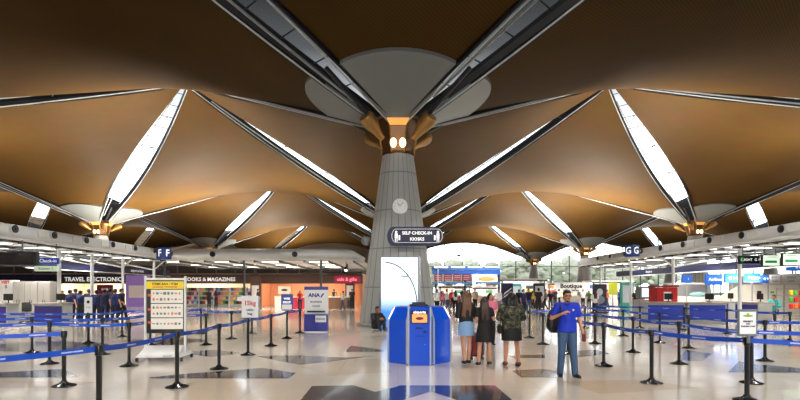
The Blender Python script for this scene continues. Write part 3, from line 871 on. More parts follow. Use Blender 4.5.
# left queue, nearest lane first
A0 = (-5.4, 4.6)
chain([A0, (xat(99, 6.36), 6.36), G(177, 387), G(219, 369), G(248, 355), G(271, 346), G(287, 338.5), G(300, 333)],
      ['black belt post outside the left edge starting the nearest lane',
       'nearest black belt post on the left, its base cut off by the bottom edge',
       'black belt post just in front of the wheeled information board, large round base in view',
       'black belt post standing right of the wheeled information board, on the nearest lane',
       'black belt post that holds the white and red paper sign',
       'black belt post next to the right of the one with the white and red sign',
       'black belt post that holds the small blue sign',
       'black belt post ending the left queue, beside the white and blue airline board'], GL_)
chain([(-9.3, 7.0), G(64, 386)], ['black belt post outside the left edge that feeds the second lane', 'black belt post with the largest base in view at lower left'], GL_)
chain([(-11.6, 9.6), G(49.6, 364), G(129, 366), (xat(163, 13.4), 13.4)],
      ['black belt post outside the left edge, third lane', 'black belt post in front of the purple counter with beige top, lower of two',
       'black belt post left of the wheeled information board, base fully in view', 'black belt post hidden right behind the information board'], GL_)
chain([(-13.2, 12.4), G(32, 352.6), G(102.6, 354.6), G(150.4, 345), G(206, 345)],
      ['black belt post outside the left edge, fourth lane', 'black belt post in front of the grey cabinets at far left',
       'black belt post below the group in dark blue, middle one of three', 'black belt post seen beside the left frame of the information board',
       'black belt post in front of the bookshop, left of the magazine shelves'], GL_)
chain([(-17.5, 17.0), G(88.4, 343), G(122, 337), G(201, 333.5), G(231.4, 339), G(252, 333.4)],
      ['black belt post outside the left edge, farthest lane', 'black belt post carrying a small white notice before the dark blue group',
       'black belt post behind the dark blue group, right side', 'small far belt post in front of the bookshop shelves, left of two',
       'belt post between the bookshop and the white and red sign', 'far belt post seen just right of the white and red sign'], GL_)
chain([G(171.6, 352)], ['black belt post half hidden behind the right side of the information board'], GL_)
# right queue
chain([G(568, 354), G(603.7, 366), G(651.6, 383), (xat(747, 7.45), 7.45), (8.6, 5.4)],
      ['black belt post seen between the legs of the man in the blue shirt', 'black belt post right of the man in the blue shirt, large base',
       'nearest right belt post with its whole base in view', 'nearest right belt post, under the framed white sign',
       'black belt post outside the right edge, nearest lane'], GR_)
chain([G(543, 344.5), G(595, 343.7), G(633, 352.4), G(679, 364), G(751.5, 383), (11.2, 8.2)],
      ['black belt post left of the man in the blue shirt, nearer of two', 'black belt post close behind the man, to his right',
       'black belt post in front of the screen booth and red booth', 'black belt post in front of the wide blue counter',
       'black belt post whose base shows just behind the framed white sign', 'black belt post outside the right edge, second lane'], GR_)
chain([G(529.5, 338), G(585, 328), G(623.3, 336), G(659.8, 342.8), G(688.7, 348.3), G(765, 361), (15.2, 11.4)],
      ['black belt post left of the man, farther of two', 'far belt post seen past the shoulder of the man', 'slim far belt post left of the screen booth',
       'black belt post in front of the red booth', 'black belt post in front of the cream stall', 'black belt post right of the framed white sign',
       'black belt post outside the right edge, third lane'], GR_)
chain([G(596, 324), G(640, 328), G(684, 330), G(727, 334), G(790, 341)],
      ['farthest lane belt post, first from the left', 'farthest lane belt post, second from the left', 'farthest lane belt post, third from the left',
       'farthest lane belt post, fourth from the left', 'farthest lane belt post, last on the right'], GR_)

# signs carried by posts
def post_sign(px, Y, w, h, zb, label, build, back=CHROME):
    t = thing('post_sign', label, 'sign', (xat(px, Y), Y, 0))
    build(t, w, h, zb); return t
def sgA(t, w, h, zb):
    MB().rbox((0, 0, zb + h / 2), (w, .03, h), .012).build('frame', mat('sign frame grey', (120, 128, 134), .35, .4), t)
    MB().box((0, -.017, zb + h / 2), (w * .80, .004, h * .82)).build('sheet', mat('paper white', (238, 240, 246), .5), t)
    MB().tube([(.02, .0, zb - .1), (.02, .0, zb + .02)], .022, 10).build('clamp', CHROME, t)
    b = MB(); b.ell((0, -.021, zb + h * .76), (.075, .003, .018)); b.ell((0, -.021, zb + h * .80), (.02, .003, .025)); b.build('logo', mat('olive green print', (150, 180, 70), .5), t)
    text('PRIORITY', .034, BLET, t, (0, -.022, zb + h * .55), 0, .0015); text('AND', .028, BLET, t, (0, -.022, zb + h * .46), 0, .001); text('BUSINESS CLASS', .028, BLET, t, (0, -.022, zb + h * .37), 0, .001)
post_sign(747, 7.40, .295, .40, .965, 'white sign with green logo in a grey frame on the nearest right belt post', sgA)
def sgB(t, w, h, zb):
    MB().rbox((0, 0, zb + h / 2), (w, .02, h), .006).build('sheet', WHITE, t)
    MB().tube([(0, .0, zb - .05), (0, .0, zb + .02)], .02, 10).build('clamp', CHROME, t)
    text('15kg', .16, RLET, t, (0, -.013, zb + h * .66), 0, .004); text('cabin', .09, DLET, t, (0, -.013, zb + h * .36), 0, .002); text('bag', .09, DLET, t, (0, -.013, zb + h * .18), 0, .002)
    MB().box((-w * .62, 0, zb + h * .86), (w * .3, .02, h * .2)).build('tab', WHITE, t)
Yq = G(248, 355)[1]
post_sign(250, Yq - .02, .42, .55, .95, 'white paper sign with red print on a left belt post', sgB)
def sgC(t, w, h, zb):
    MB().rbox((0, 0, zb + h / 2), (w, .03, h), .01).build('frame', mat('sign blue frame', (20, 60, 150), .4), t)
    MB().box((0, -.017, zb + h * .22), (w * .84, .004, h * .3)).build('lower_sheet', WHITE, t)
    text('WEB', .10, WLET, t, (0, -.02, zb + h * .72), 0, .003); text('DROP', .10, WLET, t, (0, -.02, zb + h * .5), 0, .003)
    MB().tube([(0, .0, zb - .05), (0, .0, zb + .02)], .02, 10).build('clamp', CHROME, t)
Yq = G(287, 338.5)[1]
post_sign(287, Yq - .02, .40, .56, .95, 'small blue sign with white text on a left belt post', sgC)
def sgD(t, w, h, zb):
    MB().rbox((0, 0, zb + h / 2), (w, .02, h), .006).build('sheet', WHITE, t)
    MB().ell((0, -.012, zb + h * .7), (.05, .003, .05)).build('mark', BLET, t); text('F 12', .07, BLET, t, (0, -.013, zb + h * .35))
    MB().tube([(0, .0, zb - .05), (0, .0, zb + .02)], .02, 10).build('clamp', CHROME, t)
Yq = G(88.4, 343)[1]
post_sign(88.4, Yq - .02, .24, .5, .93, 'narrow white notice on a post in front of the dark blue group', sgD)

# ------------------------------------------------------------------ wheeled information board
YB = 11.9
t = thing('information_board', 'white wheeled information board with yellow header and rows of item pictures', 'sign', (xat(165.5, YB), YB, 0), math.radians(4))
FRW = mat('board frame white', (236, 236, 234), .4)
w_, z0, z1 = .92, .62, 1.92 - .03
MB().rbox((0, 0, (z0 + z1) / 2), (w_ - .06, .05, z1 - z0), .01).build('panel', mat('board black', (26, 26, 28), .4), t)
b = MB()
for s in (-1, 1): b.rbox((s * w_ / 2, 0, (z1 + .12) / 2 + .06), (.05, .07, z1 - .05), .012)
b.rbox((0, 0, z1 + .02), (w_ + .04, .07, .05), .012); b.build('frame', FRW, t)
MB().box((.0, -.028, 1.765), (.86, .004, .18)).build('header', mat('header yellow', (246, 214, 30), .45), t)
text('ITEMS BAN / ITEM', .075, BLET, t, (0, -.033, 1.79), 0, .002); text('DILARANG / PROHIBITED', .05, RLET, t, (0, -.033, 1.72), 0, .001)
for r_, (za, zb) in enumerate(((1.34, 1.655), (1.00, 1.32), (.72, .98))):
    p_ = MB().box((.045, -.028, (za + zb) / 2), (.74, .004, zb - za)).build('picture_row', mat('row paper', (240, 234, 224), .5), t)
    rn = random.Random(r_ + 5); b = MB(); c_ = MB()
    for c in range(8):
        for q in range(2 if r_ < 2 else 1):
            x = -.26 + c * .085; z = za + (zb - za) * ((.28 + q * .45) if r_ < 2 else .5)
            d_ = b if rn.random() < .55 else c_
            if rn.random() < .5: d_.box((x, -.032, z), (.045 + rn.random() * .03, .004, .02 + rn.random() * .05))
            else: d_.ell((x, -.032, z), (.02 + rn.random() * .015, .003, .02 + rn.random() * .02), 8, 5)
    b.build('dark_print', mat('print grey', (120, 122, 122), .5), p_); c_.build('colour_print', mat('print orange', (214, 150, 110), .5), p_)
    MB().box((-.345, -.028, (za + zb) / 2 + .03), (.10, .004, .06)).build('row_label', mat('label orange', (220, 90, 40), .5), t)
b = MB(); b.yprism([(-.52, .10), (.52, .10), (.46, .17), (-.46, .17)], -.42, .38); b.build('base', FRW, t)
b = MB(); b.add([(-.45, -.40, .17), (.45, -.40, .17), (.43, -.04, .34), (-.43, -.04, .34), (-.45, .3, .17), (.45, .3, .17)], [(0, 1, 2, 3), (3, 2, 5, 4), (0, 3, 4), (1, 5, 2), (0, 4, 5, 1)]); b.build('foot_cover', FRW, t)
text('airports', .06, BLET, t, (.2, -.43, .135))
for X in (-.5, .5):
    for y in (-.36, .32):
        b = MB(); b.tube([(X - .018, y, .05), (X + .018, y, .05)], .05, 14); b.tube([(X, y, .05), (X, y, .12)], .015, 6); b.build('wheel', BLACKP, t)

# ------------------------------------------------------------------ airline board
YB = 19.65
t = thing('airline_board', 'white and blue airline queue board reading ANA in front of the pink shop', 'sign', (xat(316, YB), YB, 0))
ANB = mat('airline royal blue', (30, 36, 140), .4); w_ = .92
MB().rbox((0, .1, .36), (w_, .36, .68), .02).build('lower_box', ANB, t)
MB().rbox((0, .1, 1.24), (w_, .14, 1.08), .02).build('panel', WHITE, t)
MB().box((0, .1, 1.72), (w_ + .01, .16, .13)).build('header_band', ANB, t)
MB().box((0, .024, .80), (w_ * .78, .01, .07)).build('dark_band', BLET, t)
MB().box((.2, -.085, .52), (.42, .01, .26)).build('white_notice', WHITE, t); text('Economy', .09, BLET, t, (.2, -.093, .52), 0, .003)
text('ANA', .21, ANB, t, (-.08, .025, 1.44), 0, .010)
MB().add([(.16, .02, 1.36), (.22, .02, 1.36), (.33, .02, 1.53), (.24, .02, 1.50), (.16, .028, 1.36), (.22, .028, 1.36), (.33, .028, 1.53), (.24, .028, 1.50)], [(0, 1, 2, 3), (7, 6, 5, 4)]).build('emblem', ANB, t)
text('BUSINESS', .11, DLET, t, (0, .025, 1.18), 0, .002); text('CLASS', .11, DLET, t, (0, .025, 1.02), 0, .002)
MB().box((0, .1, .01), (w_ + .04, .42, .03)).build('plinth', FRW, t)

# ------------------------------------------------------------------ shops
BRN = mat('shop fascia brown', (92, 66, 58), .5); DKB = mat('shop fascia dark', (66, 58, 56), .5); SHW = mat('shop interior cream', (226, 214, 190), .6)
PEACH = mat('shop wall peach', (226, 160, 122), .6)
YS = 51.0
def shop(x0, x1, label, sign, wallm, fascia, lit, signx=None, tsz=.62):
    t = thing('shop_unit', label, 'shop', (0, 0, 0), 0, 'shops along the back')
    c = (x0 + x1) / 2; w = x1 - x0
    MB().box((c, YS + 4.4, 1.6), (w, .15, 3.2)).build('back_wall', wallm, t)
    for x in (x0 + .15, x1 - .15): MB().box((x, YS + 2.2, 1.6), (.28, 4.4, 3.2)).build('side_wall', wallm, t)
    MB().box((c, YS + 2.2, 3.25), (w, 4.6, .12)).build('ceiling_slab', SHW, t)
    MB().box((c, YS - .1, 2.78), (w, .3, .95)).build('fascia', fascia, t)
    MB().box((c, YS + .1, 3.72), (w, .2, .92)).build('upper_panel', DKB, t)
    b = MB(); k = int(w / 2.2) + 1
    for i in range(k + 1): b.box((x0 + w * i / k, YS - .06, 3.72), (.08, .12, .92))
    b.box((c, YS - .1, 4.16), (w, .2, .1)); b.build('panel_strip', GREYM, t)
    for i in range(lit):
        MB().box((x0 + w * (i + .5) / lit, YS + 1.6, 3.17), (w / lit * .7, .5, .04)).build('light_panel', mat('shop light', (255, 240, 214), .5, emit=12.0), t)
    if sign: text(sign, tsz, WLET, t, (signx if signx is not None else c, YS - .26, 2.72), 0, .012)
    return t
shop(-45, -35.2, 'plain dark shop unit at far left behind the counters', None, SHW, NAVY, 3)
shop(-35.0, -26.6, 'electronics shop with white TRAVEL ELECTRONICS lettering behind the dark blue group', 'TRAVEL ELECTRONICS', SHW, mat('fascia grey navy', (34, 36, 60), .5), 4, tsz=.60)
shop(-26.4, -14.6, 'brown fronted bookshop with white BOOKS & MAGAZINES lettering', 'BOOKS & MAGAZINES', SHW, BRN, 6, signx=-19.1, tsz=.52)
shop(-14.4, -3.6, 'peach lit shop with dark brown fascia left of the middle column', None, PEACH, BRN, 2)
# shelving with goods in the bookshop
BK = [(196, 60, 50), (230, 196, 70), (60, 110, 170), (240, 240, 236), (80, 140, 90), (214, 130, 60), (130, 70, 130), (60, 60, 70), (235, 150, 170), (150, 200, 210)]
BKN = ['red', 'yellow', 'blue', 'white', 'green', 'orange', 'purple', 'black', 'pink', 'pale blue']
_bk = MB().rbox((0, 0, .15), (.26, .05, .30), .006).mesh('magazine', mat('cover red', BK[0], .4))
def shelf_unit(x, Y, name, w=2.6, rows=4, n=7):
    t = thing('display_shelf', '%s display shelf of magazines in the bookshop' % name, 'shelf', (x, Y, 0), 0, 'bookshop display shelves')
    MB().box((0, .22, .95), (w, .05, 1.9)).build('back_panel', WHITE, t)
    for s in (-1, 1): MB().box((s * w / 2, 0, .95), (.04, .45, 1.9)).build('side_panel', WHITE, t)
    for r_ in range(rows):
        z = .25 + r_ * .44
        MB().box((0, 0, z), (w - .05, .42, .03)).build('shelf_board', WHITE, t)
        for c in range(n):
            k = (r_ * 7 + c * 3 + int(abs(x) * 2)) % 10
            o = put('magazine', _bk, None, (x - w / 2 + .22 + c * (w - .44) / (n - 1), Y - .08, z + .016))
            o.material_slots[0].link = 'OBJECT'; o.material_slots[0].material = mat('cover ' + BKN[k], BK[k], .4)
            tag(o, '%s magazine, %s from left on %s board of the %s bookshop shelf' % (BKN[k], ['first', 'second', 'third', 'fourth', 'fifth', 'sixth', 'seventh'][c], ['lowest', 'second lowest', 'second highest', 'top'][r_], name), 'magazine', 'magazines in the bookshop')
for nm, px in (('leftmost', 193), ('centre left', 207), ('centre', 222), ('right', 238), ('rightmost', 252)):
    Yf = {'leftmost': 49.9, 'centre left': 49.2, 'centre': 49.9, 'right': 49.2, 'rightmost': 49.9}[nm]
    shelf_unit(xat(px, Yf), Yf, nm, 1.5, 4, 5)
# pillars and posters between shops
for px, w_, m, lab in ((256, 1.0, BRN, 'dark brown pillar right of the bookshop'), (138, 2.2, mat('poster purple', (150, 120, 190), .5, emit=.3), 'lilac lit poster panel left of the bookshop'), (350, .9, DKB, 'dark pillar beside the red lettered shop')):
    t = thing('shop_pillar', lab, 'pillar', (xat(px, 49.6), 49.6, 0)); MB().rbox((0, 0, 1.55), (w_, .5, 3.1), .03).build('body', m, t)
    MB().box((0, -.27, 1.5), (w_ * .7, .02, 1.2)).build('poster', mat('poster cream', (226, 214, 206), .5, emit=.2), t)
t = thing('shop_poster', 'maroon poster on a pale wall behind the dark blue group', 'poster', (xat(105, 50.2), 50.2, 0))
MB().box((0, 0, 1.55), (1.6, .08, 1.25)).build('sheet', mat('poster maroon', (116, 30, 62), .5, emit=.15), t); MB().box((0, .05, .8), (1.7, .06, 1.6)).build('stand', WHITE, t)
text('SALE', .3, WLET, t, (0, -.05, 1.7))
# red script sign, pink shop furniture
t = thing('red_shop_sign', 'red lit hanging sign with pink script beside the middle column', 'sign', (xat(347, 40), 40, zat(279.5, 40)))
MB().rbox((0, 0, 0), (2.1, .15, .62), .1).build('panel', mat('neon red panel', (150, 14, 40), .4, emit=.4), t)
text('cafe & gifts', .36, mat('pink lettering', (255, 120, 150), .4, emit=1.2), t, (0, -.08, 0), math.radians(0), .006)
MB().tube([(0, .1, .3), (0, .1, 3.75 - zat(279.5, 40))], .04, 6).build('hanger', DARKM, t)
t = thing('spotlight', 'small white spotlight hanging under the shop canopy', 'lamp', (xat(346, 38), 38, zat(268.5, 38)))
MB().tube([(0, 0, .1), (0, -.12, -.12)], [.1, .15], 12).build('shade', BLACKP, t); MB().ell((0, -.12, -.13), (.11, .05, .1)).build('bulb', mat('bulb white', (255, 255, 250), .4, emit=5), t)
MB().tube([(0, 0, .1), (0, 0, 3.8 - zat(268.5, 38))], .02, 6).build('rod', DARKM, t)
for px, Y, cw, colr, nm in ((284, 47, 1.6, (226, 226, 210), 'cream counter with a sign in the peach shop'), (296, 44, 1.4, (190, 40, 70), 'crimson display table in the peach shop'), (338, 44, 1.6, (120, 84, 60), 'brown display stand at the right of the peach shop')):
    t = thing('display_table', nm, 'table', (xat(px, Y), Y, 0))
    MB().rbox((0, 0, .5), (cw, .7, 1.0), .03).build('body', mat('table paint %d' % px, colr, .5), t); MB().rbox((0, 0, 1.03), (cw + .1, .8, .06), .02).build('top', WHITE, t)
    if px == 284: MB().box((0, .2, 1.65), (1.2, .06, .7)).build('sign_panel', SHW, t); MB().ell((0, .15, 1.65), (.3, .03, .1)).build('emblem', BLET, t)
    else:
        for q in range(4):
            o = MB().lathe([(.07, 0), (.09, .15), (.05, .3), (.04, .38)], 10).build('jar', mat('jar amber', (206, 150, 70), .3), None, True, (xat(px, Y) - cw * .36 + q * cw * .24, Y, 1.06))
            tag(o, 'amber jar, %s from the left on the %s' % (['first', 'second', 'third', 'fourth'][q], 'crimson display table' if px == 296 else 'brown display stand'), 'jar', 'jars on the shop tables')

# ------------------------------------------------------------------ beyond the column, right of centre
def gantry():
    Y = 50.0
    t = thing('departure_gantry', 'blue overhead gantry with dark red departure boards right of the middle column', 'gantry', (0, 0, 0))
    x0, x1 = xat(432, Y), xat(499, Y)
    MB().box(((x0 + x1) / 2, Y, zat(268.5, Y)), (x1 - x0, 1.4, .35)).build('roof', mat('gantry blue', (60, 110, 180), .4), t)
    b = MB()
    for k in range(4): b.box((x0 + (x1 - x0) * (k + .5) / 4, Y - .75, zat(267.5, Y)), ((x1 - x0) / 5, .05, .1))
    b.build('light_strip', TUBE, t)
    MB().box(((x0 + x1) / 2, Y - .5, zat(272.5, Y)), (x1 - x0, .3, .35)).build('upper_band', mat('gantry deep blue', (34, 80, 160), .4, emit=.2), t)
    MB().box(((x0 + x1) / 2, Y - .5, zat(283, Y)), (x1 - x0, .25, .2)).build('lower_band', mat('gantry steel blue', (70, 100, 150), .4), t)
    for k in range(4):
        xa, xb = xat(434 + k * 9.3, Y), xat(442 + k * 9.3, Y)
        d = MB().box(((xa + xb) / 2, Y - .5, zat(277.5, Y)), (xb - xa, .2, .68)).build('departure_board', mat('departure board red', (96, 26, 44), .4, emit=.15), t)
        b = MB()
        for r_ in range(3): b.box(((xa + xb) / 2, Y - .61, zat(277.5, Y) + .18 - r_ * .18), ((xb - xa) * .8, .02, .05))
        b.build('rows_of_text', mat('board text', (214, 150, 160), .4, emit=.4), d)
    MB().box((xat(473, Y), Y - .5, zat(280, Y)), (.35, .3, 1.1)).build('white_divider', WHITE, t)
    a = MB().box((xat(485.5, Y), Y - .5, zat(278.5, Y)), (2.1, .2, .78)).build('advert', mat('advert cream', (236, 220, 190), .4, emit=.5), t)
    MB().ell((xat(485.5, Y), Y - .61, zat(279, Y)), (.8, .02, .22)).build('advert_picture', mat('advert orange', (206, 150, 84), .4, emit=.3), a)
    for px in (436, 465, 499):
        MB().tube([(xat(px, Y), Y, 0), (xat(px, Y), Y, zat(267, Y))], .11, 10).build('pole', mat('gantry pole teal', (50, 76, 96), .4, .3), t, True)
gantry()
t = thing('curved_lamp', 'slim white curved lamp arm above the gantry right of the column', 'lamp', (xat(438, 45), 45, 0))
b = MB(); b.tube([(0, 0, 0), (0, 0, 3.6), (.4, 0, 4.3), (1.2, 0, 4.7), (1.8, 0, 4.75)], .05, 8); b.build('arm', WHITE, t, True)
MB().ell((1.9, 0, 4.75), (.16, .12, .13)).build('head', GREYM, t, True)
# white stalls
STW = mat('stall white', (238, 238, 236), .5)
def stall(px0, px1, Y, ytop, label, hue, seed, back=STW):
    x0, x1 = xat(px0, Y), xat(px1, Y); h = zat(ytop, Y); w = x1 - x0
    t = thing('shop_stall', label, 'stall', ((x0 + x1) / 2, Y, 0), 0, 'white stalls beyond the queue')
    MB().box((0, 2.2, h / 2), (w, .12, h)).build('back_wall', back, t)
    MB().box((0, 1.0, h + .06), (w + .3, 2.8, .22)).build('roof', STW, t)
    MB().box((0, -.42, h - .06), (w + .32, .06, .12)).build('dark_edge', DARKM, t)
    b = MB()
    for s in (-1, 1): b.tube([(s * w * .48, -.2, 0), (s * w * .48, -.2, h)], .07, 8)
    b.build('post', GREYM, t)
    MB().rbox((0, .6, .5), (w * .8, .7, 1.0), .03).build('counter', mat('stall counter ' + str(seed), hue, .5), t)
    MB().box((0, 1, h - .07), (w * .8, 1.2, .04)).build('light_panel', mat('stall light', (255, 252, 246), .5, emit=8.0), t)
    rn = random.Random(seed); c = 0
    for r_ in range(2):
        n = max(2, int(w / 1.3))
        for k in range(n):
            q = rn.choice(BK)
            MB().box((-w * .4 + w * .8 * (k + .5) / n, 2.1, 1.45 + r_ * .55), (w * .8 / n * .7, .05, .38)).build('wall_picture', mat('stall print %d' % BK.index(q), q, .5), t)
stall(501, 545, 56, 280, 'white stall with a long flat roof and dark counter, left of the man', (60, 62, 70), 1)
stall(548, 584, 58, 284, 'white stall with black lettering behind the head of the man', (220, 216, 210), 2)
stall(592, 632, 52, 282, 'white stall with yellow poster right of the man', (228, 228, 224), 3)
stall(440, 470, 60, 287, 'low dark stall under the departure boards', (120, 50, 70), 4)
stall(474, 500, 62, 288, 'pale stall behind the heads of the women', (210, 190, 180), 5)
t = thing('stall_banner', 'white banner with black script lettering behind the man', 'banner', (xat(571, 52), 52, 0))
MB().box((0, 0, 1.95), (3.4, .06, 1.0)).build('sheet', STW, t); text('Boutique', .62, BLET, t, (0, -.04, 2.05), 0, .02); text('coffee  bakery', .3, BLET, t, (0, -.04, 1.62), 0, .01)
b = MB()
for s in (-1, 1): b.tube([(s * 1.6, .05, 0), (s * 1.6, .05, 2.5)], .05, 6)
b.build('post', GREYM, t)
t = thing('dark_banner', 'navy banner with a white swoosh left of the distant stalls', 'banner', (xat(507, 40), 40, 0))
MB().box((0, 0, 1.45), (.95, .06, 1.5)).build('sheet', NAVY, t)
b = MB(); b.add([(-.3, -.04, 1.2), (.35, -.04, 1.75), (.4, -.04, 1.85), (-.2, -.04, 1.45)], [(0, 1, 2, 3)]); b.add([(-.3, -.04, 1.0), (.35, -.04, 1.5), (.38, -.04, 1.58), (-.25, -.04, 1.12)], [(0, 1, 2, 3)]); b.build('swoosh', WHITE, t)
b = MB(); b.tube([(0, .05, 0), (0, .05, 1.0)], .05, 8); b.box((0, .05, .02), (.7, .5, .04)); b.build('stand', DARKM, t)
t = thing('poster_stand', 'dark poster stand with a pale figure print right of the man', 'poster', (xat(599.5, 36), 36, 0))
MB().rbox((0, 0, 1.1), (1.0, .12, 1.95), .02).build('panel', mat('poster dark', (36, 42, 58), .4), t); MB().ell((0, -.065, 1.5), (.22, .01, .26)).build('print_head', mat('print pale', (196, 200, 206), .5), t)
MB().ell((0, -.065, .95), (.36, .01, .3)).build('print_body', mat('print mid', (120, 130, 146), .5), t); MB().box((0, 0, .05), (1.1, .5, .1)).build('foot', DARKM, t)
t = thing('yellow_poster', 'bright yellow poster on a stand beyond the right queue', 'poster', (xat(613, 40), 40, 0))
MB().box((0, 0, 1.75), (.7, .05, 1.0)).build('sheet', mat('poster yellow', (226, 230, 70), .5, emit=.2), t); MB().tube([(0, .04, 0), (0, .04, 1.5)], .04, 6).build('pole', GREYM, t); MB().box((0, .04, .02), (.5, .4, .04)).build('foot', DARKM, t)
for px, Y, m_, lab in ((539, 44, (30, 30, 34), 'black advertising totem left of the man'), (516, 47, (60, 150, 160), 'teal edged totem beside the navy banner'), (627, 38, (70, 160, 140), 'green totem left of the screen booth')):
    t = thing('advert_totem', lab, 'sign', (xat(px, Y), Y, 0))
    MB().rbox((0, 0, 1.15), (1.0, .3, 2.2), .05).build('body', mat('totem %d' % px, m_, .4), t); MB().box((0, -.16, 1.35), (.75, .02, 1.3)).build('face', mat('totem face', (170, 176, 184), .4, emit=.15), t)
# ------------------------------------------------------------------ people
def cap(mb, p0, p1, r0, r1, n=12):
    p0 = Vector(p0); p1 = Vector(p1); d = (p1 - p0)
    ln = d.length; d = d.normalized() if ln > 1e-6 else Vector((0, 0, 1))
    pts = []; rs = []
    for k in range(4):
        a = PI / 2 * k / 4; pts.append(p0 - d * r0 * math.cos(a)); rs.append(max(.0015, r0 * math.sin(a)))
    pts += [p0, p1]; rs += [r0, r1]
    for k in range(3, -1, -1):
        a = PI / 2 * k / 4; pts.append(p1 + d * r1 * math.cos(a)); rs.append(max(.0015, r1 * math.sin(a)))
    mb.tube(pts, rs, n)
SKIN = mat('skin warm', (196, 142, 112), .5); SKINL = mat('skin light', (200, 146, 116), .55); SKIND = mat('skin brown', (150, 100, 72), .5)
EYEM = mat('eye dark', (24, 18, 16), .2); LIP = mat('lip', (150, 78, 72), .5)
V = Vector
def J(**kw):
    j = dict(pel=V((0, 0, .96)), chest=V((0, 0, 1.27)), neck=V((0, .01, 1.47)), head=V((0, -.015, 1.60)),
             shL=V((.18, 0, 1.41)), shR=V((-.18, 0, 1.41)), elL=V((.23, .03, 1.13)), elR=V((-.23, .03, 1.13)),
             wrL=V((.25, -.04, .89)), wrR=V((-.25, -.04, .89)), hdL=V((0, -.2, -1)), hdR=V((0, -.2, -1)),
             hipL=V((.09, 0, .92)), hipR=V((-.09, 0, .92)), knL=V((.10, -.02, .50)), knR=V((-.10, -.02, .50)),
             anL=V((.10, .02, .09)), anR=V((-.10, .02, .09)), ftL=V((.02, -1, 0)), ftR=V((-.02, -1, 0)), hw=1.0, tw=1.0)
    for k, v in kw.items(): j[k] = V(v) if isinstance(v, tuple) else v
    return j
def hand(mb, wr, d, side, fine, curl=.35):
    d = d.normalized()
    inn = V((-side, 0, 0)); inn = (inn - d * inn.dot(d)).normalized()     # palm faces the body
    fw = d.cross(inn).normalized() * (-1)
    if fw.y > 0: fw = -fw
    c = wr + d * .055
    if not fine:
        cap(mb, wr, c, .028, .035, 8); cap(mb, c, c + d * .07 + inn * .01, .032, .02, 8); return
    for k in (-1, 0, 1): cap(mb, wr + fw * k * .012, c + fw * k * .022 + d * .02, .017, .017, 8)
    for k, (o, l) in enumerate(((.033, .068), (.011, .078), (-.011, .072), (-.033, .056))):
        a = c + fw * o + d * .03
        b_ = a + (d + inn * curl * .5).normalized() * l * .5; e = b_ + (d + inn * curl * 2.2).normalized() * l * .5
        cap(mb, a, b_, .0105, .0098, 8); cap(mb, b_, e, .0098, .0085, 8)
    a = wr + d * .025 + fw * .02; b_ = a + (fw * 1.0 + d * .8 + inn * .3).normalized() * .045; e = b_ + (d + fw * .25 + inn * .4).normalized() * .032
    cap(mb, a, b_, .013, .011, 8); cap(mb, b_, e, .011, .009, 8)
def body_mesh(j, skin, vox, fine, face=True):
    mb = MB(); q = j['tw']
    mb.ell(j['pel'], (.155 * q * j['hw'], .11, .12), 16, 10); mb.ell(j['chest'] + V((0, 0, .0)), (.155 * q, .105, .19), 16, 10)
    cap(mb, j['pel'] + V((0, 0, .05)), j['chest'], .115 * q, .12 * q, 16)
    cap(mb, j['shL'] - V((.04, 0, 0)), j['shR'] + V((.04, 0, 0)), .06, .06); cap(mb, j['chest'] + V((0, 0, .12)), j['neck'], .075, .052)
    cap(mb, j['neck'] - V((0, 0, .03)), j['head'] - V((0, 0, .03)), .052, .052)
    h = j['head']
    mb.ell(h + V((0, .012, .02)), (.076, .094, .098), 18, 12); mb.ell(h + V((0, -.03, -.045)), (.056, .062, .062), 14, 9)
    if fine:
        mb.ell(h + V((0, -.098, -.012)), (.013, .018, .022), 8, 6); mb.ell(h + V((0, -.085, -.085)), (.024, .02, .018), 8, 6)
        for s in (-1, 1): mb.ell(h + V((s * .079, .005, -.005)), (.012, .022, .03), 8, 6)
    for s, S in ((1, 'L'), (-1, 'R')):
        cap(mb, j['sh' + S], j['el' + S], .052, .039); cap(mb, j['el' + S], j['wr' + S], .040, .026)
        hand(mb, j['wr' + S], j['hd' + S], s, fine)
        cap(mb, j['hip' + S], j['kn' + S], .088 * q, .056); cap(mb, j['kn' + S] , (j['kn' + S] * .6 + j['an' + S] * .4) + V((0, .012, 0)), .054, .056); cap(mb, (j['kn' + S] * .6 + j['an' + S] * .4) + V((0, .012, 0)), j['an' + S], .055, .036)
        f = j['ft' + S].normalized(); cap(mb, j['an' + S] - V((0, 0, .04)), j['an' + S] - V((0, 0, .055)) + f * .13, .034, .026)
    me = voxel(mb, vox, 2); me.name = 'body'; me.materials.clear(); me.materials.append(skin); return me
def top_mesh(j, sleeve, bottom, m, vox, puff=.0, name='top', neckz=.03):
    mb = MB(); q = j['tw']
    mb.ell(j['chest'], (.176 * q + puff, .128 + puff, .20), 16, 10); cap(mb, j['pel'] + V((0, 0, .05)), j['chest'], .128 * q + puff, .138 * q + puff, 16)
    b0 = j['pel'] + V((0, 0, bottom))
    mb.lathe([(.165 * q * (1 + .12 * (j['hw'] - 1)) + puff, 0), (.163 * q + puff, .12), (.15 * q + puff, .25), (.13, .3)], 24, b0, sx=1.05, sy=.80)
    cap(mb, j['shL'] - V((.035, 0, 0)), j['shR'] + V((.035, 0, 0)), .074 + puff * .5, .074 + puff * .5)
    cap(mb, j['chest'] + V((0, 0, .12)), j['neck'] - V((0, 0, neckz)), .09, .064)
    for S in 'LR':
        if sleeve > 0:
            a, b_ = j['sh' + S], j['el' + S]
            k = min(1, sleeve); cap(mb, a, a + (b_ - a) * k, .068 + puff * .4, .058 + puff * .3 if sleeve > .7 else .064)
            if sleeve > 1: c = j['wr' + S]; cap(mb, b_, b_ + (c - b_) * (sleeve - 1), .056 + puff * .3, .042 + puff * .2)
    me = voxel(mb, vox, 2); me.name = name; me.materials.clear(); me.materials.append(m); return me
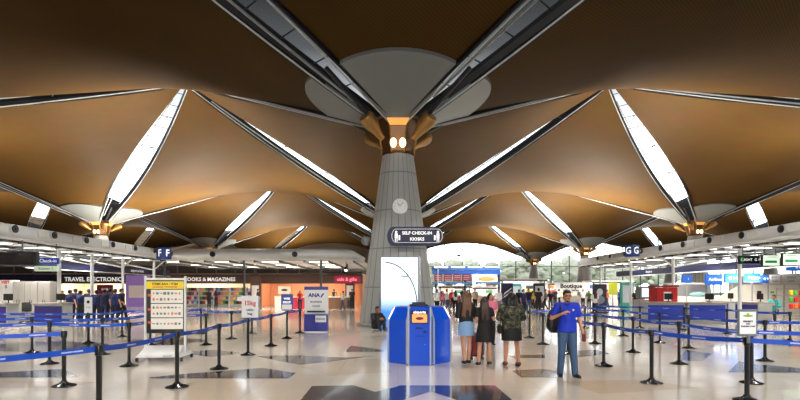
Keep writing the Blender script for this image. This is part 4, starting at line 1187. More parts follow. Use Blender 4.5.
def trousers_mesh(j, m, vox, length=1.0, name='trousers'):
    mb = MB(); q = j['tw']
    mb.ell(j['pel'], (.168 * q, .122, .125), 16, 10)
    mb.lathe([(.158 * q, 0), (.152 * q, .12)], 24, j['pel'] + V((0, 0, -.02)), sx=1.0, sy=.80)
    for S in 'LR':
        a, b_, c = j['hip' + S], j['kn' + S], j['an' + S]
        cap(mb, a, b_, .100 * q, .074)
        if length > .5: cap(mb, b_, b_ + (c - b_) * (length - .5) * 2 + V((0, 0, -.02)), .074, .062)
    me = voxel(mb, vox, 2); me.name = name; me.materials.clear(); me.materials.append(m); return me
def skirt_mesh(j, m, z0, z1, r0, r1, name='skirt'):
    "z0 top, z1 hem"
    mb = MB(); c = j['pel'] * 1; c.z = 0
    prof = [(r1 - .02, z1 + .01), (r1, z1), (r1 * .99, z1 + .05), ((r0 + r1) / 2 + .012, (z0 + z1) / 2), (r0, z0 - .02), (r0 - .02, z0)]
    mb.lathe(prof, 30, c, sx=1.0, sy=.80)
    for i, v in enumerate(mb.v):
        a = math.atan2(v[1], v[0]); k = 1 + .035 * math.sin(a * 7) * max(0, (z0 - v[2])) / (z0 - z1); mb.v[i] = (v[0] * k, v[1] * k, v[2])
    return mb.mesh(name, m, True)
def hair_short(j, m, vox, beard=False):
    mb = MB(); h = j['head']
    mb.ell(h + V((0, .026, .038)), (.086, .096, .098), 16, 10); mb.ell(h + V((0, .05, -.02)), (.076, .066, .07), 14, 8)
    mb.ell(h + V((0, -.045, .088)), (.062, .05, .032), 12, 7)
    me = voxel(mb, vox, 1); me.name = 'hair'; me.materials.clear(); me.materials.append(m); return me
def hair_long(j, m, vox, zl=1.15, w=1.0, side=0.0):
    mb = MB(); h = j['head']
    mb.ell(h + V((0, .03, .035)), (.094, .10, .102), 16, 10)
    for x in (-.055, -.02, .02, .055):
        cap(mb, h + V((x, .06, .02)), V((h.x + x * 1.15 * w, h.y + .105, 1.42)), .05, .052); cap(mb, V((h.x + x * 1.15 * w, h.y + .105, 1.42)), V((h.x + x * 1.35 * w + side, h.y + .115, zl + abs(x) * .6)), .052, .028)
    for s in (-1, 1): cap(mb, h + V((s * .075, .02, .02)), V((h.x + s * .10, h.y + .04, 1.40)), .03, .03)
    me = voxel(mb, vox, 2); me.name = 'hair'; me.materials.clear(); me.materials.append(m); return me
def hair_bun(j, m, vox):
    mb = MB(); h = j['head']
    mb.ell(h + V((0, .03, .035)), (.098, .108, .105), 16, 10)
    for x in (-.07, 0, .07): cap(mb, h + V((x, .06, 0)), V((h.x + x * 1.2, h.y + .075, 1.44)), .055, .045)
    me = voxel(mb, vox, 2); me.name = 'hair'; me.materials.clear(); me.materials.append(m); return me
def shoes(j, m, parent, sole=None):
    for S in 'LR':
        a = j['an' + S]; f = j['ft' + S].normalized(); z = a.z - .09
        mb = MB(); ang = math.atan2(f.y, f.x)
        mb.ell((a.x + f.x * .055, a.y + f.y * .055, z + .035), (.135, .048, .045), 14, 8, rot=Euler((0, 0, ang)))
        mb.ell((a.x, a.y, z + .055), (.06, .045, .055), 12, 8)
        for i, v in enumerate(mb.v): mb.v[i] = (v[0], v[1], max(v[2], z + .004))
        s_ = mb.build('shoe', m, parent, True)
        if sole:
            b = MB(); b.ell((a.x + f.x * .055, a.y + f.y * .055, z + .012), (.138, .051, .013), 14, 5, rot=Euler((0, 0, ang))); b.build('sole', sole, s_, True)
def face(j, parent, glasses=False):
    h = j['head']
    for s in (-1, 1): MB().ell(h + V((s * .030, -.083, .012)), (.012, .008, .008), 8, 6).build('eye', EYEM, parent, True)
    MB().ell(h + V((0, -.100, -.058)), (.022, .008, .006), 8, 6).build('mouth', LIP, parent, True)
    for s in (-1, 1): MB().ell(h + V((s * .031, -.085, .031)), (.017, .008, .004), 8, 5).build('eyebrow', EYEM, parent, True)
HB = mat('hair brown', (58, 37, 26), .5, noise=.2, nscale=40); HL = mat('hair light brown', (108, 72, 44), .5, noise=.2, nscale=40); HK = mat('hair black', (20, 16, 15), .4, noise=.2, nscale=40)
# --- the man in the blue shirt
mj = J(elR=(-.30, .02, 1.16), wrR=(-.145, -.17, 1.26), hdR=(.75, -.15, .35), elL=(.255, .02, 1.13), wrL=(.285, -.05, .89), hdL=(0, -.15, -1),
       knL=(.11, -.04, .50), anL=(.15, -.03, .09), knR=(-.10, .0, .50), anR=(-.12, .06, .09), ftL=(.35, -1, 0), ftR=(-.15, -1, 0), head=(.0, -.02, 1.60), tw=1.08)
mx, my = gnd(567, 377)
MH = 87 / (F / my) / 1.725
man = thing('person', 'man in a bright blue polo shirt and jeans, hand on his bag strap', 'person', (mx, my, 0), math.radians(-4)); man.scale = (MH,) * 3
put('body', body_mesh(mj, SKIN, .0075, True), man)
put('polo_shirt', top_mesh(mj, .62, -.07, mat('polo blue', (10, 48, 186), .7), .012, .006, 'polo_shirt'), man)
put('jeans', trousers_mesh(mj, mat('jeans blue', (62, 88, 124), .7, noise=.15, nscale=12), .012, 1.0, 'jeans'), man)
put('hair', hair_short(mj, HK, .009), man)
shoes(mj, mat('shoe dark', (34, 32, 34), .4), man, mat('sole grey', (90, 90, 92), .6)); face(mj, man)
b = MB(); h = mj['head']
for s in (-1, 1):
    b.tube([h + V((s * .031 + .024 * math.cos(a), -.102, .010 + .018 * math.sin(a))) for a in [k * PI / 5 for k in range(11)]], .003, 5)
    b.tube([h + V((s * .055, -.10, .012)), h + V((s * .082, 0, .012))], .003, 5)
b.tube([h + V((-.008, -.103, .012)), h + V((.008, -.103, .012))], .003, 5); b.build('glasses', BLACKP, man)
b = MB(); b.ell(h + V((0, -.092, -.042)), (.028, .010, .006), 10, 5); b.ell(h + V((0, -.075, -.095)), (.034, .03, .022), 10, 6); b.build('beard', HK, man, True)
b = MB(); b.tube([(-.05, -.075, 1.465), (0, -.115, 1.42), (.05, -.075, 1.465)], .014, 6); b.build('collar', mat('polo collar', (16, 50, 170), .6), man)
MB().ell((.085, -.137, 1.335), (.022, .006, .022), 12, 6).build('badge', mat('badge pale', (220, 220, 190), .5), man)
bp = thing('backpack', 'black backpack slung over the right shoulder of the man in blue', 'backpack', (mx, my, 0), math.radians(-4)); bp.scale = (MH,) * 3
mb = MB(); mb.ell((-.19, .17, 1.13), (.17, .11, .24), 16, 10); mb.ell((-.19, .18, 1.02), (.18, .13, .17), 14, 8); mb.ell((-.30, .08, 1.05), (.08, .10, .17), 14, 8)
me = voxel(mb, .014, 3); me.materials.clear(); me.materials.append(mat('bag black', (20, 20, 23), .6)); put('bag', me, bp)
b = MB(); b.tube([(-.14, .12, 1.36), (-.155, .03, 1.495), (-.15, -.085, 1.44), (-.15, -.165, 1.30), (-.19, -.12, 1.12), (-.26, .02, .98)], .014, 6); b.build('strap', mat('bag black'), bp, True)
ph = MB(); ph.rbox((0, 0, 0), (.075, .012, .15), .004); o = ph.build('phone', mat('phone maroon', (96, 34, 34), .3), None, False)
o.scale = (MH,) * 3; o.location = (mx + (.285) * MH, my - .14 * MH, .79 * MH); tag(o, 'dark red phone held low in the left hand of the man in blue', 'phone')

# --- the women seen from behind
def woman(px, py, hpx, rz, label, j, skin):
    x, y = gnd(px, py); s = hpx / (F / y) / 1.735
    t = thing('person', label, 'person', (x, y, 0), rz); t.scale = (s,) * 3
    put('body', body_mesh(j, skin, .0085, True), t); return t, s, x, y
j1 = J(tw=1.0, shL=(.155, 0, 1.40), shR=(-.155, 0, 1.40), elL=(.21, -.02, 1.14), elR=(-.22, -.03, 1.15), wrL=(.12, -.22, 1.12), wrR=(-.14, -.23, 1.08), hdL=(-.4, -1, 0), hdR=(.4, -1, -.1),
       anL=(.05, .05, .09), anR=(-.07, -.03, .09), knL=(.07, .0, .5), knR=(-.09, -.03, .5))
w1, s, x, y = woman(466, 364, 73, PI + .15, 'woman with long light brown hair, black top and pale denim skirt, seen from behind', j1, SKINL)
put('black_top', top_mesh(j1, 1.3, .0, mat('top black', (22, 22, 26), .7), .012, 0, 'black_top'), w1)
put('denim_skirt', skirt_mesh(j1, mat('denim pale', (128, 164, 204), .8, noise=.1, nscale=30), 1.04, .68, .165, .20, 'denim_skirt'), w1)
put('hair', hair_long(j1, HL, .012, 1.12, 1.15, .03), w1); shoes(j1, mat('shoe black', (22, 22, 24), .5), w1, WHITE); face(j1, w1)
j2 = J(tw=.98, shL=(.155, 0, 1.40), shR=(-.155, 0, 1.40), elL=(.20, .0, 1.13), elR=(-.24, -.04, 1.16), wrL=(.10, -.20, 1.05), wrR=(-.20, -.23, 1.22), hdL=(-.4, -1, 0), hdR=(-.2, -1, .2),
       anL=(.15, .03, .09), anR=(-.13, -.09, .09), knL=(.12, .0, .5), knR=(-.11, -.05, .5), ftL=(.3, -1, 0))
w2, s, x2, y2 = woman(484.5, 365.5, 69, PI - .12, 'woman with long dark brown hair and short black dress, seen from behind', j2, SKINL)
put('black_dress', top_mesh(j2, .5, -.02, mat('dress black', (16, 16, 19), .75), .012, 0, 'black_dress'), w2)
put('dress_skirt', skirt_mesh(j2, mat('dress black'), 1.10, .60, .155, .225, 'dress_skirt'), w2)
put('hair', hair_long(j2, HB, .012, 1.14, 1.0, -.02), w2); shoes(j2, mat('shoe black'), w2, WHITE); face(j2, w2)
j3 = J(tw=1.12, shL=(.185, 0, 1.40), shR=(-.185, 0, 1.40), elL=(.27, -.02, 1.13), elR=(-.27, -.02, 1.13), wrL=(.16, -.2, 1.05), wrR=(-.18, -.2, 1.02), hdL=(-.4, -1, 0), hdR=(.3, -1, 0),
       anL=(.12, -.05, .09), anR=(-.13, .06, .09), knL=(.11, -.03, .5), knR=(-.12, .0, .5), hw=1.1)
w3, s, x3, y3 = woman(511.5, 365.5, 73, PI, 'woman in a camouflage jacket and black shorts with dark hair, seen from behind', j3, SKINL); w3.scale = (s * 1.12, s * 1.08, s)
def camo():
    m = mat('camouflage cloth', (72, 74, 56), .8); nt = m.node_tree; b = nt.nodes['Principled BSDF']
    tc = nt.nodes.new('ShaderNodeTexCoord'); n = nt.nodes.new('ShaderNodeTexNoise'); n.inputs['Scale'].default_value = 11; n.inputs['Detail'].default_value = 1
    r = nt.nodes.new('ShaderNodeValToRGB'); r.color_ramp.interpolation = 'CONSTANT'; e = r.color_ramp.elements
    e[0].position = 0; e[0].color = rgb(34, 34, 30); e[1].position = .42; e[1].color = rgb(78, 82, 58)
    for p, c in ((.52, (60, 48, 38)), (.6, (112, 108, 84))): q = e.new(p); q.color = rgb(*c)
    nt.links.new(tc.outputs['Object'], n.inputs['Vector']); nt.links.new(n.outputs['Fac'], r.inputs['Fac']); nt.links.new(r.outputs['Color'], b.inputs['Base Color']); return m
put('camouflage_jacket', top_mesh(j3, 1.75, -.13, camo(), .013, .016, 'camouflage_jacket'), w3)
put('shorts', skirt_mesh(j3, mat('top black'), 1.0, .60, .19, .215, 'shorts'), w3)
put('hair', hair_bun(j3, HK, .012), w3); shoes(j3, mat('sandal brown', (110, 60, 44), .5), w3, mat('sole dark', (30, 26, 26), .5)); face(j3, w3)
# bag on the camouflage woman
t = thing('shoulder_bag', 'black shoulder bag on the left hip of the woman in the camouflage jacket', 'bag', (x3 - .27, y3 - .02, .80))
MB().rbox((0, 0, 0), (.08, .22, .2), .03).build('pouch', mat('bag black'), t); MB().tube([(0, -.08, .1), (.04, -.04, .36), (.09, 0, .5)], .01, 6).build('strap', mat('bag black'), t)
t = thing('suitcase', 'dark red suitcase standing between the legs of the women', 'suitcase', (xat(476.5, 11.9), 11.9, 0), .1)
MB().rbox((0, 0, .36), (.34, .24, .56), .04).build('shell', mat('suitcase maroon', (112, 26, 34), .4), t)
for sx in (-.13, .13):
    for sy in (-.08, .08): MB().tube([(sx - .015, sy, .04), (sx + .015, sy, .04)], .04, 10).build('wheel', BLACKP, t)
b = MB(); b.tube([(-.08, .08, .62), (-.08, .08, .95), (.08, .08, .95), (.08, .08, .62)], .012, 6); b.build('handle', CHROME, t)

# --- seated dark figure on the floor beside the column
sj = J(pel=(0, .10, .14), chest=(0, .03, .43), neck=(0, -.01, .62), head=(0, -.05, .75), shL=(.18, .0, .56), shR=(-.18, .0, .56), elL=(.25, -.16, .36), elR=(-.25, -.16, .36),
       wrL=(.08, -.36, .42), wrR=(-.08, -.36, .42), hdL=(-1, -.2, 0), hdR=(1, -.2, 0), hipL=(.09, .06, .13), hipR=(-.09, .06, .13), knL=(.12, -.30, .46), knR=(-.12, -.30, .46),
       anL=(.10, -.40, .09), anR=(-.10, -.40, .09))
t = thing('person', 'person in black sitting on the floor against the left side of the middle column', 'person', (xat(377, 20.7), 20.7, 0), .5); t.scale = (1.12,) * 3
put('body', body_mesh(sj, SKIND, .012, True), t); put('black_jacket', top_mesh(sj, 1.85, .0, mat('top black'), .014, .012, 'black_jacket'), t)
put('trousers', trousers_mesh(sj, mat('trousers charcoal', (30, 30, 36), .8), .014), t); put('hair', hair_short(sj, HK, .012), t); shoes(sj, mat('shoe black'), t); face(sj, t)

# --- people farther off: four figures, copied with their own clothes
pj = {'man': J(tw=1.05), 'walk': J(tw=1.0, knL=(.09, -.13, .51), anL=(.09, -.19, .10), knR=(-.09, .0, .49), anR=(-.09, .20, .12), elL=(.22, .10, 1.14), wrL=(.22, .04, .9), elR=(-.22, -.04, 1.13), wrR=(-.2, -.22, .96)),
      'woman': J(tw=.9, elL=(.22, -.02, 1.13), wrL=(.1, -.2, 1.1), elR=(-.22, .0, 1.13)), 'lean': J(tw=1.0, elL=(.25, -.08, 1.14), wrL=(.1, -.28, 1.12), elR=(-.25, -.08, 1.14), wrR=(-.1, -.28, 1.12))}
PM = {}
for k, j in pj.items():
    hm = hair_long(j, HK, .02, 1.2) if k == 'woman' else hair_short(j, HK, .018)
    b = MB()
    for S in 'LR':
        a = j['an' + S]; b.ell((a.x, a.y - .05, a.z - .055), (.048, .13, .04), 8, 6)
    PM[k] = [('body', body_mesh(j, SKIN, .02, False)), ('top', top_mesh(j, 1.4 if k in ('lean', 'walk') else .6, -.04, WHITE, .022)),
             ('trousers', trousers_mesh(j, WHITE, .022, .98)), ('hair', hm), ('shoes', b.mesh('shoes', mat('shoe black')))]
CC = {'white': (232, 232, 230), 'black': (24, 24, 28), 'red': (196, 34, 44), 'pink': (226, 120, 150), 'navy': (16, 24, 58), 'blue': (44, 84, 180), 'grey': (120, 122, 126), 'teal': (30, 150, 146),
      'yellow': (226, 196, 70), 'green': (70, 120, 76), 'beige': (206, 184, 150), 'jeans': (64, 84, 120), 'maroon': (110, 30, 46), 'orange': (226, 120, 50), 'dark blue': (20, 34, 84)}
def cloth(c): return mat('cloth ' + c, CC[c], .8)
def far(px, Y, kind, top, bottom, label, rz=0.0, hh=1.70, grp='people in the distance', z=0):
    t = thing('person', label, 'person', (xat(px, Y), Y, z), rz, grp); t.scale = (hh / 1.72,) * 3
    for nm, me in PM[kind]:
        o = put(nm, me, t); o.material_slots[0].link = 'OBJECT'
        o.material_slots[0].material = {'body': (SKIN, SKINL, SKIND)[int(px) % 3], 'top': cloth(top), 'trousers': cloth(bottom), 'hair': (HK, HB)[int(px) % 2], 'shoes': mat('shoe black')}[nm]
    return t
G5 = 'people in dark blue by the left counters'
for px, Y, k, tp, bt, lab, rz, hh in (
  (62, 27.6, 'man', 'white', 'black', 'dark haired person in white standing left of the dark blue group', .3, 1.62),
  (70, 25.6, 'man', 'dark blue', 'navy', 'leftmost person of the group in dark blue, seen from behind', PI, 1.66),
  (80.5, 26.0, 'lean', 'dark blue', 'black', 'second person from the left in the dark blue group', PI - .4, 1.62),
  (96.5, 26.6, 'man', 'dark blue', 'navy', 'person in dark blue right of the white notice, third in the group', PI + .3, 1.64),
  (104.5, 25.8, 'lean', 'navy', 'navy', 'person in navy beneath the maroon poster', PI, 1.68),
  (115, 25.4, 'man', 'dark blue', 'navy', 'person in dark blue, fifth from the left in the group', PI - .2, 1.70),
  (75.5, 27.4, 'man', 'navy', 'navy', 'person in navy standing between two others at the left of the group', PI, 1.72),
  (89, 28.4, 'lean', 'navy', 'black', 'person in navy directly behind the white notice', PI, 1.70),
  (110, 27.3, 'man', 'navy', 'black', 'person in navy right of the maroon poster, farther back', PI, 1.72),
  (121.5, 26.6, 'walk', 'navy', 'black', 'person in navy turned sideways at the right end of the group', PI / 2, 1.72)):
    p_ = far(px, Y, k, tp, bt, lab, rz, hh, G5); p_.scale = (p_.scale[0] * 1.22, p_.scale[1] * 1.15, p_.scale[2])
for px, Y, k, tp, bt, lab, rz, hh in (
  (209, 46.5, 'man', 'black', 'black', 'person in black browsing in front of the bookshop', PI, 1.7),
  (216, 47.5, 'woman', 'maroon', 'black', 'woman in maroon beside the person in black at the bookshop', PI, 1.62),
  (258, 44.0, 'walk', 'black', 'grey', 'person in black walking past the pillar right of the bookshop', PI / 2, 1.75),
  (300, 41.8, 'woman', 'red', 'black', 'woman in red at the peach lit shop', .4, 1.6),
  (343, 41.0, 'walk', 'white', 'jeans', 'person in white and jeans under the red lit sign', -PI / 2, 1.55),
  (352, 43.0, 'man', 'black', 'black', 'person in black standing right of the red lit sign', 0, 1.75),
  (334, 45.6, 'man', 'navy', 'black', 'person in navy behind the right side of the airline board', PI, 1.72)):
    far(px, Y, k, tp, bt, lab, rz, hh)
for px, Y, k, tp, bt, lab, rz, hh in (
  (437, 34, 'man', 'white', 'black', 'person in white nearest to the right edge of the middle column', .4, 1.7),
  (442.5, 40, 'woman', 'pink', 'jeans', 'woman in pink just right of the middle column', 0, 1.6),
  (447, 36, 'walk', 'white', 'jeans', 'walker in white and jeans left of the women', PI / 2, 1.72),
  (452, 43, 'man', 'red', 'black', 'person in red under the departure boards', 0, 1.7),
  (455.5, 38, 'woman', 'white', 'black', 'woman in white and black beside the light haired woman', PI, 1.6),
  (475, 40, 'man', 'beige', 'black', 'person in beige seen between the heads of two women', 0, 1.72),
  (490.5, 15.0, 'woman', 'pink', 'black', 'woman in pink standing beyond the woman in the black dress', .3, 1.55),
  (498.5, 34, 'walk', 'white', 'grey', 'walker in white left of the camouflage jacket', 0, 1.7),
  (523.5, 30, 'man', 'dark blue', 'navy', 'man in dark blue right of the camouflage jacket', .6, 1.7),
  (528.5, 36, 'man', 'navy', 'jeans', 'man in navy and jeans at the foot of the far stalls', 0, 1.74),
  (533, 42, 'woman', 'yellow', 'black', 'woman in yellow before the long white stall', .2, 1.6),
  (538.5, 33, 'man', 'black', 'black', 'man in black left of the man with the blue polo', PI, 1.78),
  (545.5, 41.5, 'walk', 'grey', 'black', 'walker in grey beside the black totem', -PI / 2, 1.72),
  (550.5, 38, 'woman', 'black', 'jeans', 'woman in black and jeans close to the shoulder of the man in blue', 0, 1.62),
  (583, 46, 'man', 'white', 'navy', 'person in white seen just right of the head of the man in blue', 0, 1.7),
  (589, 42, 'woman', 'green', 'black', 'woman in green left of the dark poster stand', 0, 1.6),
  (607, 44, 'walk', 'orange', 'jeans', 'walker in orange right of the dark poster stand', PI / 2, 1.7),
  (620, 46, 'man', 'blue', 'navy', 'man in blue right of the yellow poster', 0, 1.7),
  (636, 33, 'man', 'black', 'black', 'man in black left of the glass screen booth', PI, 1.7),
  (641.5, 34.5, 'woman', 'red', 'black', 'woman in red immediately left of the screen booth', 0, 1.62),
  (463, 46, 'man', 'navy', 'grey', 'person in navy seen above the light haired woman', 0, 1.78),
  (505, 46, 'man', 'maroon', 'black', 'person in maroon behind the camouflage jacket woman', 0, 1.82),
  (512, 50, 'man', 'white', 'black', 'person in white under the left end of the long flat stall roof', 0, 1.74),
  (519, 38, 'lean', 'black', 'navy', 'person in black leaning forward before the teal edged totem', PI, 1.7),
  (555, 50, 'man', 'black', 'black', 'person in black under the script banner, left of the head of the man', 0, 1.74),
  (468, 36, 'walk', 'black', 'grey', 'walker in black and grey between the two long haired women', 0, 1.68),
  (595, 30, 'woman', 'white', 'navy', 'woman in white and navy by the lanes right of the man', PI, 1.6),
  (629, 43, 'walk', 'beige', 'black', 'walker in beige beside the green totem', PI / 2, 1.72),
  (559, 48, 'walk', 'white', 'black', 'walker in white under the script banner', PI / 2, 1.72)):
    far(px, Y, k, tp, bt, lab, rz, hh)
# clerk seated behind the right counters
cj = J(pel=(0, .05, .55), chest=(0, .02, .84), neck=(0, .0, 1.04), head=(0, -.04, 1.17), shL=(.18, 0, .98), shR=(-.18, 0, .98), elL=(.25, -.08, .74), elR=(-.25, -.08, .74),
       wrL=(.12, -.32, .80), wrR=(-.12, -.32, .80), hdL=(-.3, -1, 0), hdR=(.3, -1, 0), hipL=(.1, 0, .52), hipR=(-.1, 0, .52), knL=(.13, -.42, .50), knR=(-.13, -.42, .50), anL=(.13, -.38, .09), anR=(-.13, -.38, .09))
cx_, cy_ = xat(774, 25.6), 25.6
t = thing('person', 'clerk in a teal shirt seated behind the counter beside the snack rack', 'person', (cx_, cy_, 0), -.9)
t.scale = (1.1,) * 3
put('body', body_mesh(cj, SKIND, .014, True), t); put('teal_shirt', top_mesh(cj, 1.5, .0, cloth('teal'), .016, .01, 'teal_shirt'), t); put('trousers', trousers_mesh(cj, cloth('black'), .016), t); put('hair', hair_short(cj, HK, .014), t); shoes(cj, mat('shoe black'), t)
st = thing('stool', 'round black stool under the clerk in teal', 'stool', (cx_, cy_, 0))
MB().lathe([(.19, .38), (.2, .40), (.2, .44), (.18, .455)], 18).build('seat', BLACKP, st); MB().tube([(0, 0, .03), (0, 0, .38)], .03, 8).build('stem', CHROME, st); MB().lathe([(.2, 0), (.2, .02), (.04, .04)], 18).build('foot', CHROME, st)
# office chair in front of the grey cabinets
t = thing('office_chair', 'black office chair behind the belts in front of the grey cabinets', 'chair', (xat(26, 24.9), 24.9, 0), .5)
MB().rbox((0, 0, .47), (.46, .46, .08), .03).build('seat', BLACKP, t); MB().rbox((0, .22, .80), (.42, .06, .46), .03).build('backrest', BLACKP, t)
MB().tube([(0, 0, .08), (0, 0, .44)], .03, 8).build('stem', CHROME, t); MB().tube([(0, .24, .46), (0, .25, .62)], .02, 6).build('back_support', BLACKP, t)
for q in range(5):
    a = q * 2 * PI / 5; MB().tube([(0, 0, .1), (.26 * math.cos(a), .26 * math.sin(a), .06)], .02, 6).build('leg', BLACKP, t)
    MB().ell((.27 * math.cos(a), .27 * math.sin(a), .03), .03, 8, 6).build('caster', BLACKP, t)
# ------------------------------------------------------------------ floor
def floor_mats():
    def terrazzo(name, c1, c2, rough):
        m = bpy.data.materials.new(name); m.use_nodes = True
        nt = m.node_tree; b = nt.nodes['Principled BSDF']
        b.inputs['Roughness'].default_value = rough; b.inputs['Specular IOR Level'].default_value = .75
        b.inputs['Coat Weight'].default_value = .35; b.inputs['Coat Roughness'].default_value = .06
        tc = nt.nodes.new('ShaderNodeTexCoord')
        n = nt.nodes.new('ShaderNodeTexNoise'); n.inputs['Scale'].default_value = 34; n.inputs['Detail'].default_value = 2
        n2 = nt.nodes.new('ShaderNodeTexNoise'); n2.inputs['Scale'].default_value = .25; n2.inputs['Detail'].default_value = 3
        br = nt.nodes.new('ShaderNodeTexBrick'); br.offset = 0; br.inputs['Scale'].default_value = 1
        br.inputs['Brick Width'].default_value = 1.2; br.inputs['Row Height'].default_value = 1.2
        br.inputs['Mortar Size'].default_value = .004; br.inputs['Mortar Smooth'].default_value = .2
        br.inputs['Color1'].default_value = (1, 1, 1, 1); br.inputs['Color2'].default_value = (.93, .93, .93, 1); br.inputs['Mortar'].default_value = (.7, .7, .7, 1)
        for q in (n, n2, br): nt.links.new(tc.outputs['Object'], q.inputs['Vector'])
        mx = nt.nodes.new('ShaderNodeMix'); mx.data_type = 'RGBA'
        mx.inputs[6].default_value = c1; mx.inputs[7].default_value = c2
        nt.links.new(n.outputs['Fac'], mx.inputs[0])
        m2 = nt.nodes.new('ShaderNodeMix'); m2.data_type = 'RGBA'; m2.blend_type = 'MULTIPLY'; m2.inputs[0].default_value = 1
        nt.links.new(mx.outputs[2], m2.inputs[6]); nt.links.new(br.outputs['Color'], m2.inputs[7])
        m3 = nt.nodes.new('ShaderNodeMix'); m3.data_type = 'RGBA'; m3.blend_type = 'MULTIPLY'; m3.inputs[0].default_value = .18
        nt.links.new(m2.outputs[2], m3.inputs[6]); nt.links.new(n2.outputs['Fac'], m3.inputs[7])
        nt.links.new(m3.outputs[2], b.inputs['Base Color'])
        return m
    return (terrazzo('pale polished terrazzo', rgb(212, 198, 180), rgb(244, 234, 218), .16),
            terrazzo('dark polished terrazzo', rgb(40, 46, 54), rgb(78, 84, 92), .14),
            terrazzo('warm beige terrazzo', rgb(206, 184, 158), rgb(232, 214, 190), .16))
FM = floor_mats()
fl = MB()
fl.box((0, 70, -.1), (200, 190, .2), 0)
def inlay(mi, pts, z=.003):
    poly = [gnd(*p) for p in pts]
    fl.add([(x, y, z) for x, y in poly], [tuple(range(len(poly)))], mi)
# dark shapes of the floor pattern, by their corners on the photograph turned into floor points
DARK = [
 [(-60, 377), (-10, 373), (62, 369), (80, 376), (78, 377.5), (-60, 378)],
 [(150, 377.5), (185, 374), (262, 368), (296, 373), (288, 378.5), (150, 378.5)],
 [(255, 356), (300, 355.4), (345, 357.5), (376, 356), (300, 365), (284, 362)],
 [(345, 352), (351, 345.5), (383, 350), (384, 352)],
 [(291, 412), (312, 386), (354, 385.5), (375, 392), (396, 387), (400, 385.5), (495, 385.5), (526, 412), (492, 412), (431, 391.5), (366, 412)],
 [(512, 370.5), (545, 369), (558, 372), (559, 377.5), (521, 377.5)],
 [(728, 372.5), (739, 361), (760, 364.5), (830, 371), (830, 373)],
 [(768, 339.5), (785, 339), (830, 342), (830, 349), (768, 344.5)],
 [(505, 355.5), (545, 354.5), (545, 358), (516, 358)],
 [(0, 344), (60, 341), (110, 344), (95, 350), (30, 352), (-30, 351)],
 [(175, 352), (215, 350), (245, 353), (210, 357)],
 [(686, 350), (712, 354), (702, 361), (676, 361)],
 [(560, 351), (598, 350), (610, 354), (580, 357)],
 [(120, 341), (165, 338), (215, 340), (170, 345)],
]
for p in DARK: inlay(1, p)
for p in ([(300, 367), (355, 359), (380, 359), (392, 372), (330, 376)], [(560, 381), (640, 380), (700, 388), (600, 394)],
          [(0, 381), (100, 382), (60, 388), (-60, 388)], [(655, 343), (690, 341), (730, 346), (690, 349)]): inlay(2, p, .002)
struct(fl.build('floor', list(FM)))

# ------------------------------------------------------------------ end walls, glass, outside
MULL = mat('window mullion', (90, 96, 100), .5, .3)
WGL = bpy.data.materials.new('window glass'); WGL.use_nodes = True
_b = WGL.node_tree.nodes['Principled BSDF']
_b.inputs['Base Color'].default_value = (.95, .98, .98, 1); _b.inputs['Roughness'].default_value = .02
_b.inputs['Transmission Weight'].default_value = 1; _b.inputs['IOR'].default_value = 1.02
YW = YEND + 1.4
def glass_wall(n, p0, p1, ztop, pitch):
    a = Vector((p0[0], p0[1], 0)); b = Vector((p1[0], p1[1], 0)); ln = (b - a).length
    rz = math.atan2(b.y - a.y, b.x - a.x)
    fr = MB(); c = int(ln / pitch)
    for i in range(c + 1):
        fr.box((i * ln / c, 0, ztop / 2), (.22, .3, ztop))
    for z in (.2, 3.2, 8.5, 13.5, ztop - .1): fr.box((ln / 2, 0, z), (ln, .26, .16))
    w = fr.build('window_%d' % n, MULL, loc=(a.x, a.y, 0), rz=rz); struct(w)
    g = MB().box((ln / 2, 0, ztop / 2), (ln, .03, ztop)); g.build('glass', WGL, w)
glass_wall(201, (-2, YW), (86, YW), 18.6, 5.0)
glass_wall(202, (86, YW), (86, -6), 18.6, 6.0)
WALLM = mat('painted plaster', (120, 112, 104), .8)
BEIGE = mat('beige wall panels', (150, 128, 104), .8)
w = MB().box((-44, YW, 9.5), (84, .4, 19)); struct(w.build('wall_far_left', BEIGE))
w = MB().box((-86, 68, 9.5), (.4, 160, 19)); struct(w.build('wall_left', BEIGE))
w = MB().box((0, -11.5, 9.5), (174, .4, 19)); struct(w.build('wall_back', WALLM))
g = MB().box((0, 160, -.35), (700, 420, .3)); o = g.build('ground', mat('apron grass', (96, 130, 80), .9, noise=.3, nscale=.2)); struct(o)
# trees beyond the end window
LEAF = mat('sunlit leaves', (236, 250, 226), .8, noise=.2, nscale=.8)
BARK = mat('tree bark', (84, 66, 50), .9)
def tree_mesh(seed):
    rnd = random.Random(seed); mb = MB()
    for _ in range(46):
        a = rnd.uniform(0, 2 * PI); r = rnd.uniform(0, 3.4); z = rnd.uniform(4.0, 11.5); r *= 1.0 - abs(z - 7) / 8
        s = rnd.uniform(.9, 1.7)
        mb.ell((r * math.cos(a), r * math.sin(a), z), (s * 1.15, s * 1.1, s * .8), 7, 5, rot=Euler((rnd.uniform(-.5, .5), rnd.uniform(-.5, .5), rnd.uniform(0, 3))))
    for v in range(len(mb.v)):
        x, y, z = mb.v[v]; mb.v[v] = (x + rnd.uniform(-.25, .25), y + rnd.uniform(-.25, .25), z + rnd.uniform(-.25, .25))
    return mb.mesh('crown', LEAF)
_tk = MB().tube([(0, 0, -.2), (.1, .1, 3), (-.1, .2, 7)], [.35, .26, .12], 8)
for q in range(4):
    a = q * 1.7; _tk.tube([(0, .1, 4), (1.8 * math.cos(a), 1.8 * math.sin(a), 7)], [.14, .06], 6)
_tk = _tk.mesh('trunk', BARK)
_tms = [tree_mesh(s) for s in (1, 2, 3)]
tx = [432, 452, 470, 492, 508, 524, 541, 556, 572, 593, 606, 618, 632, 652, 668]
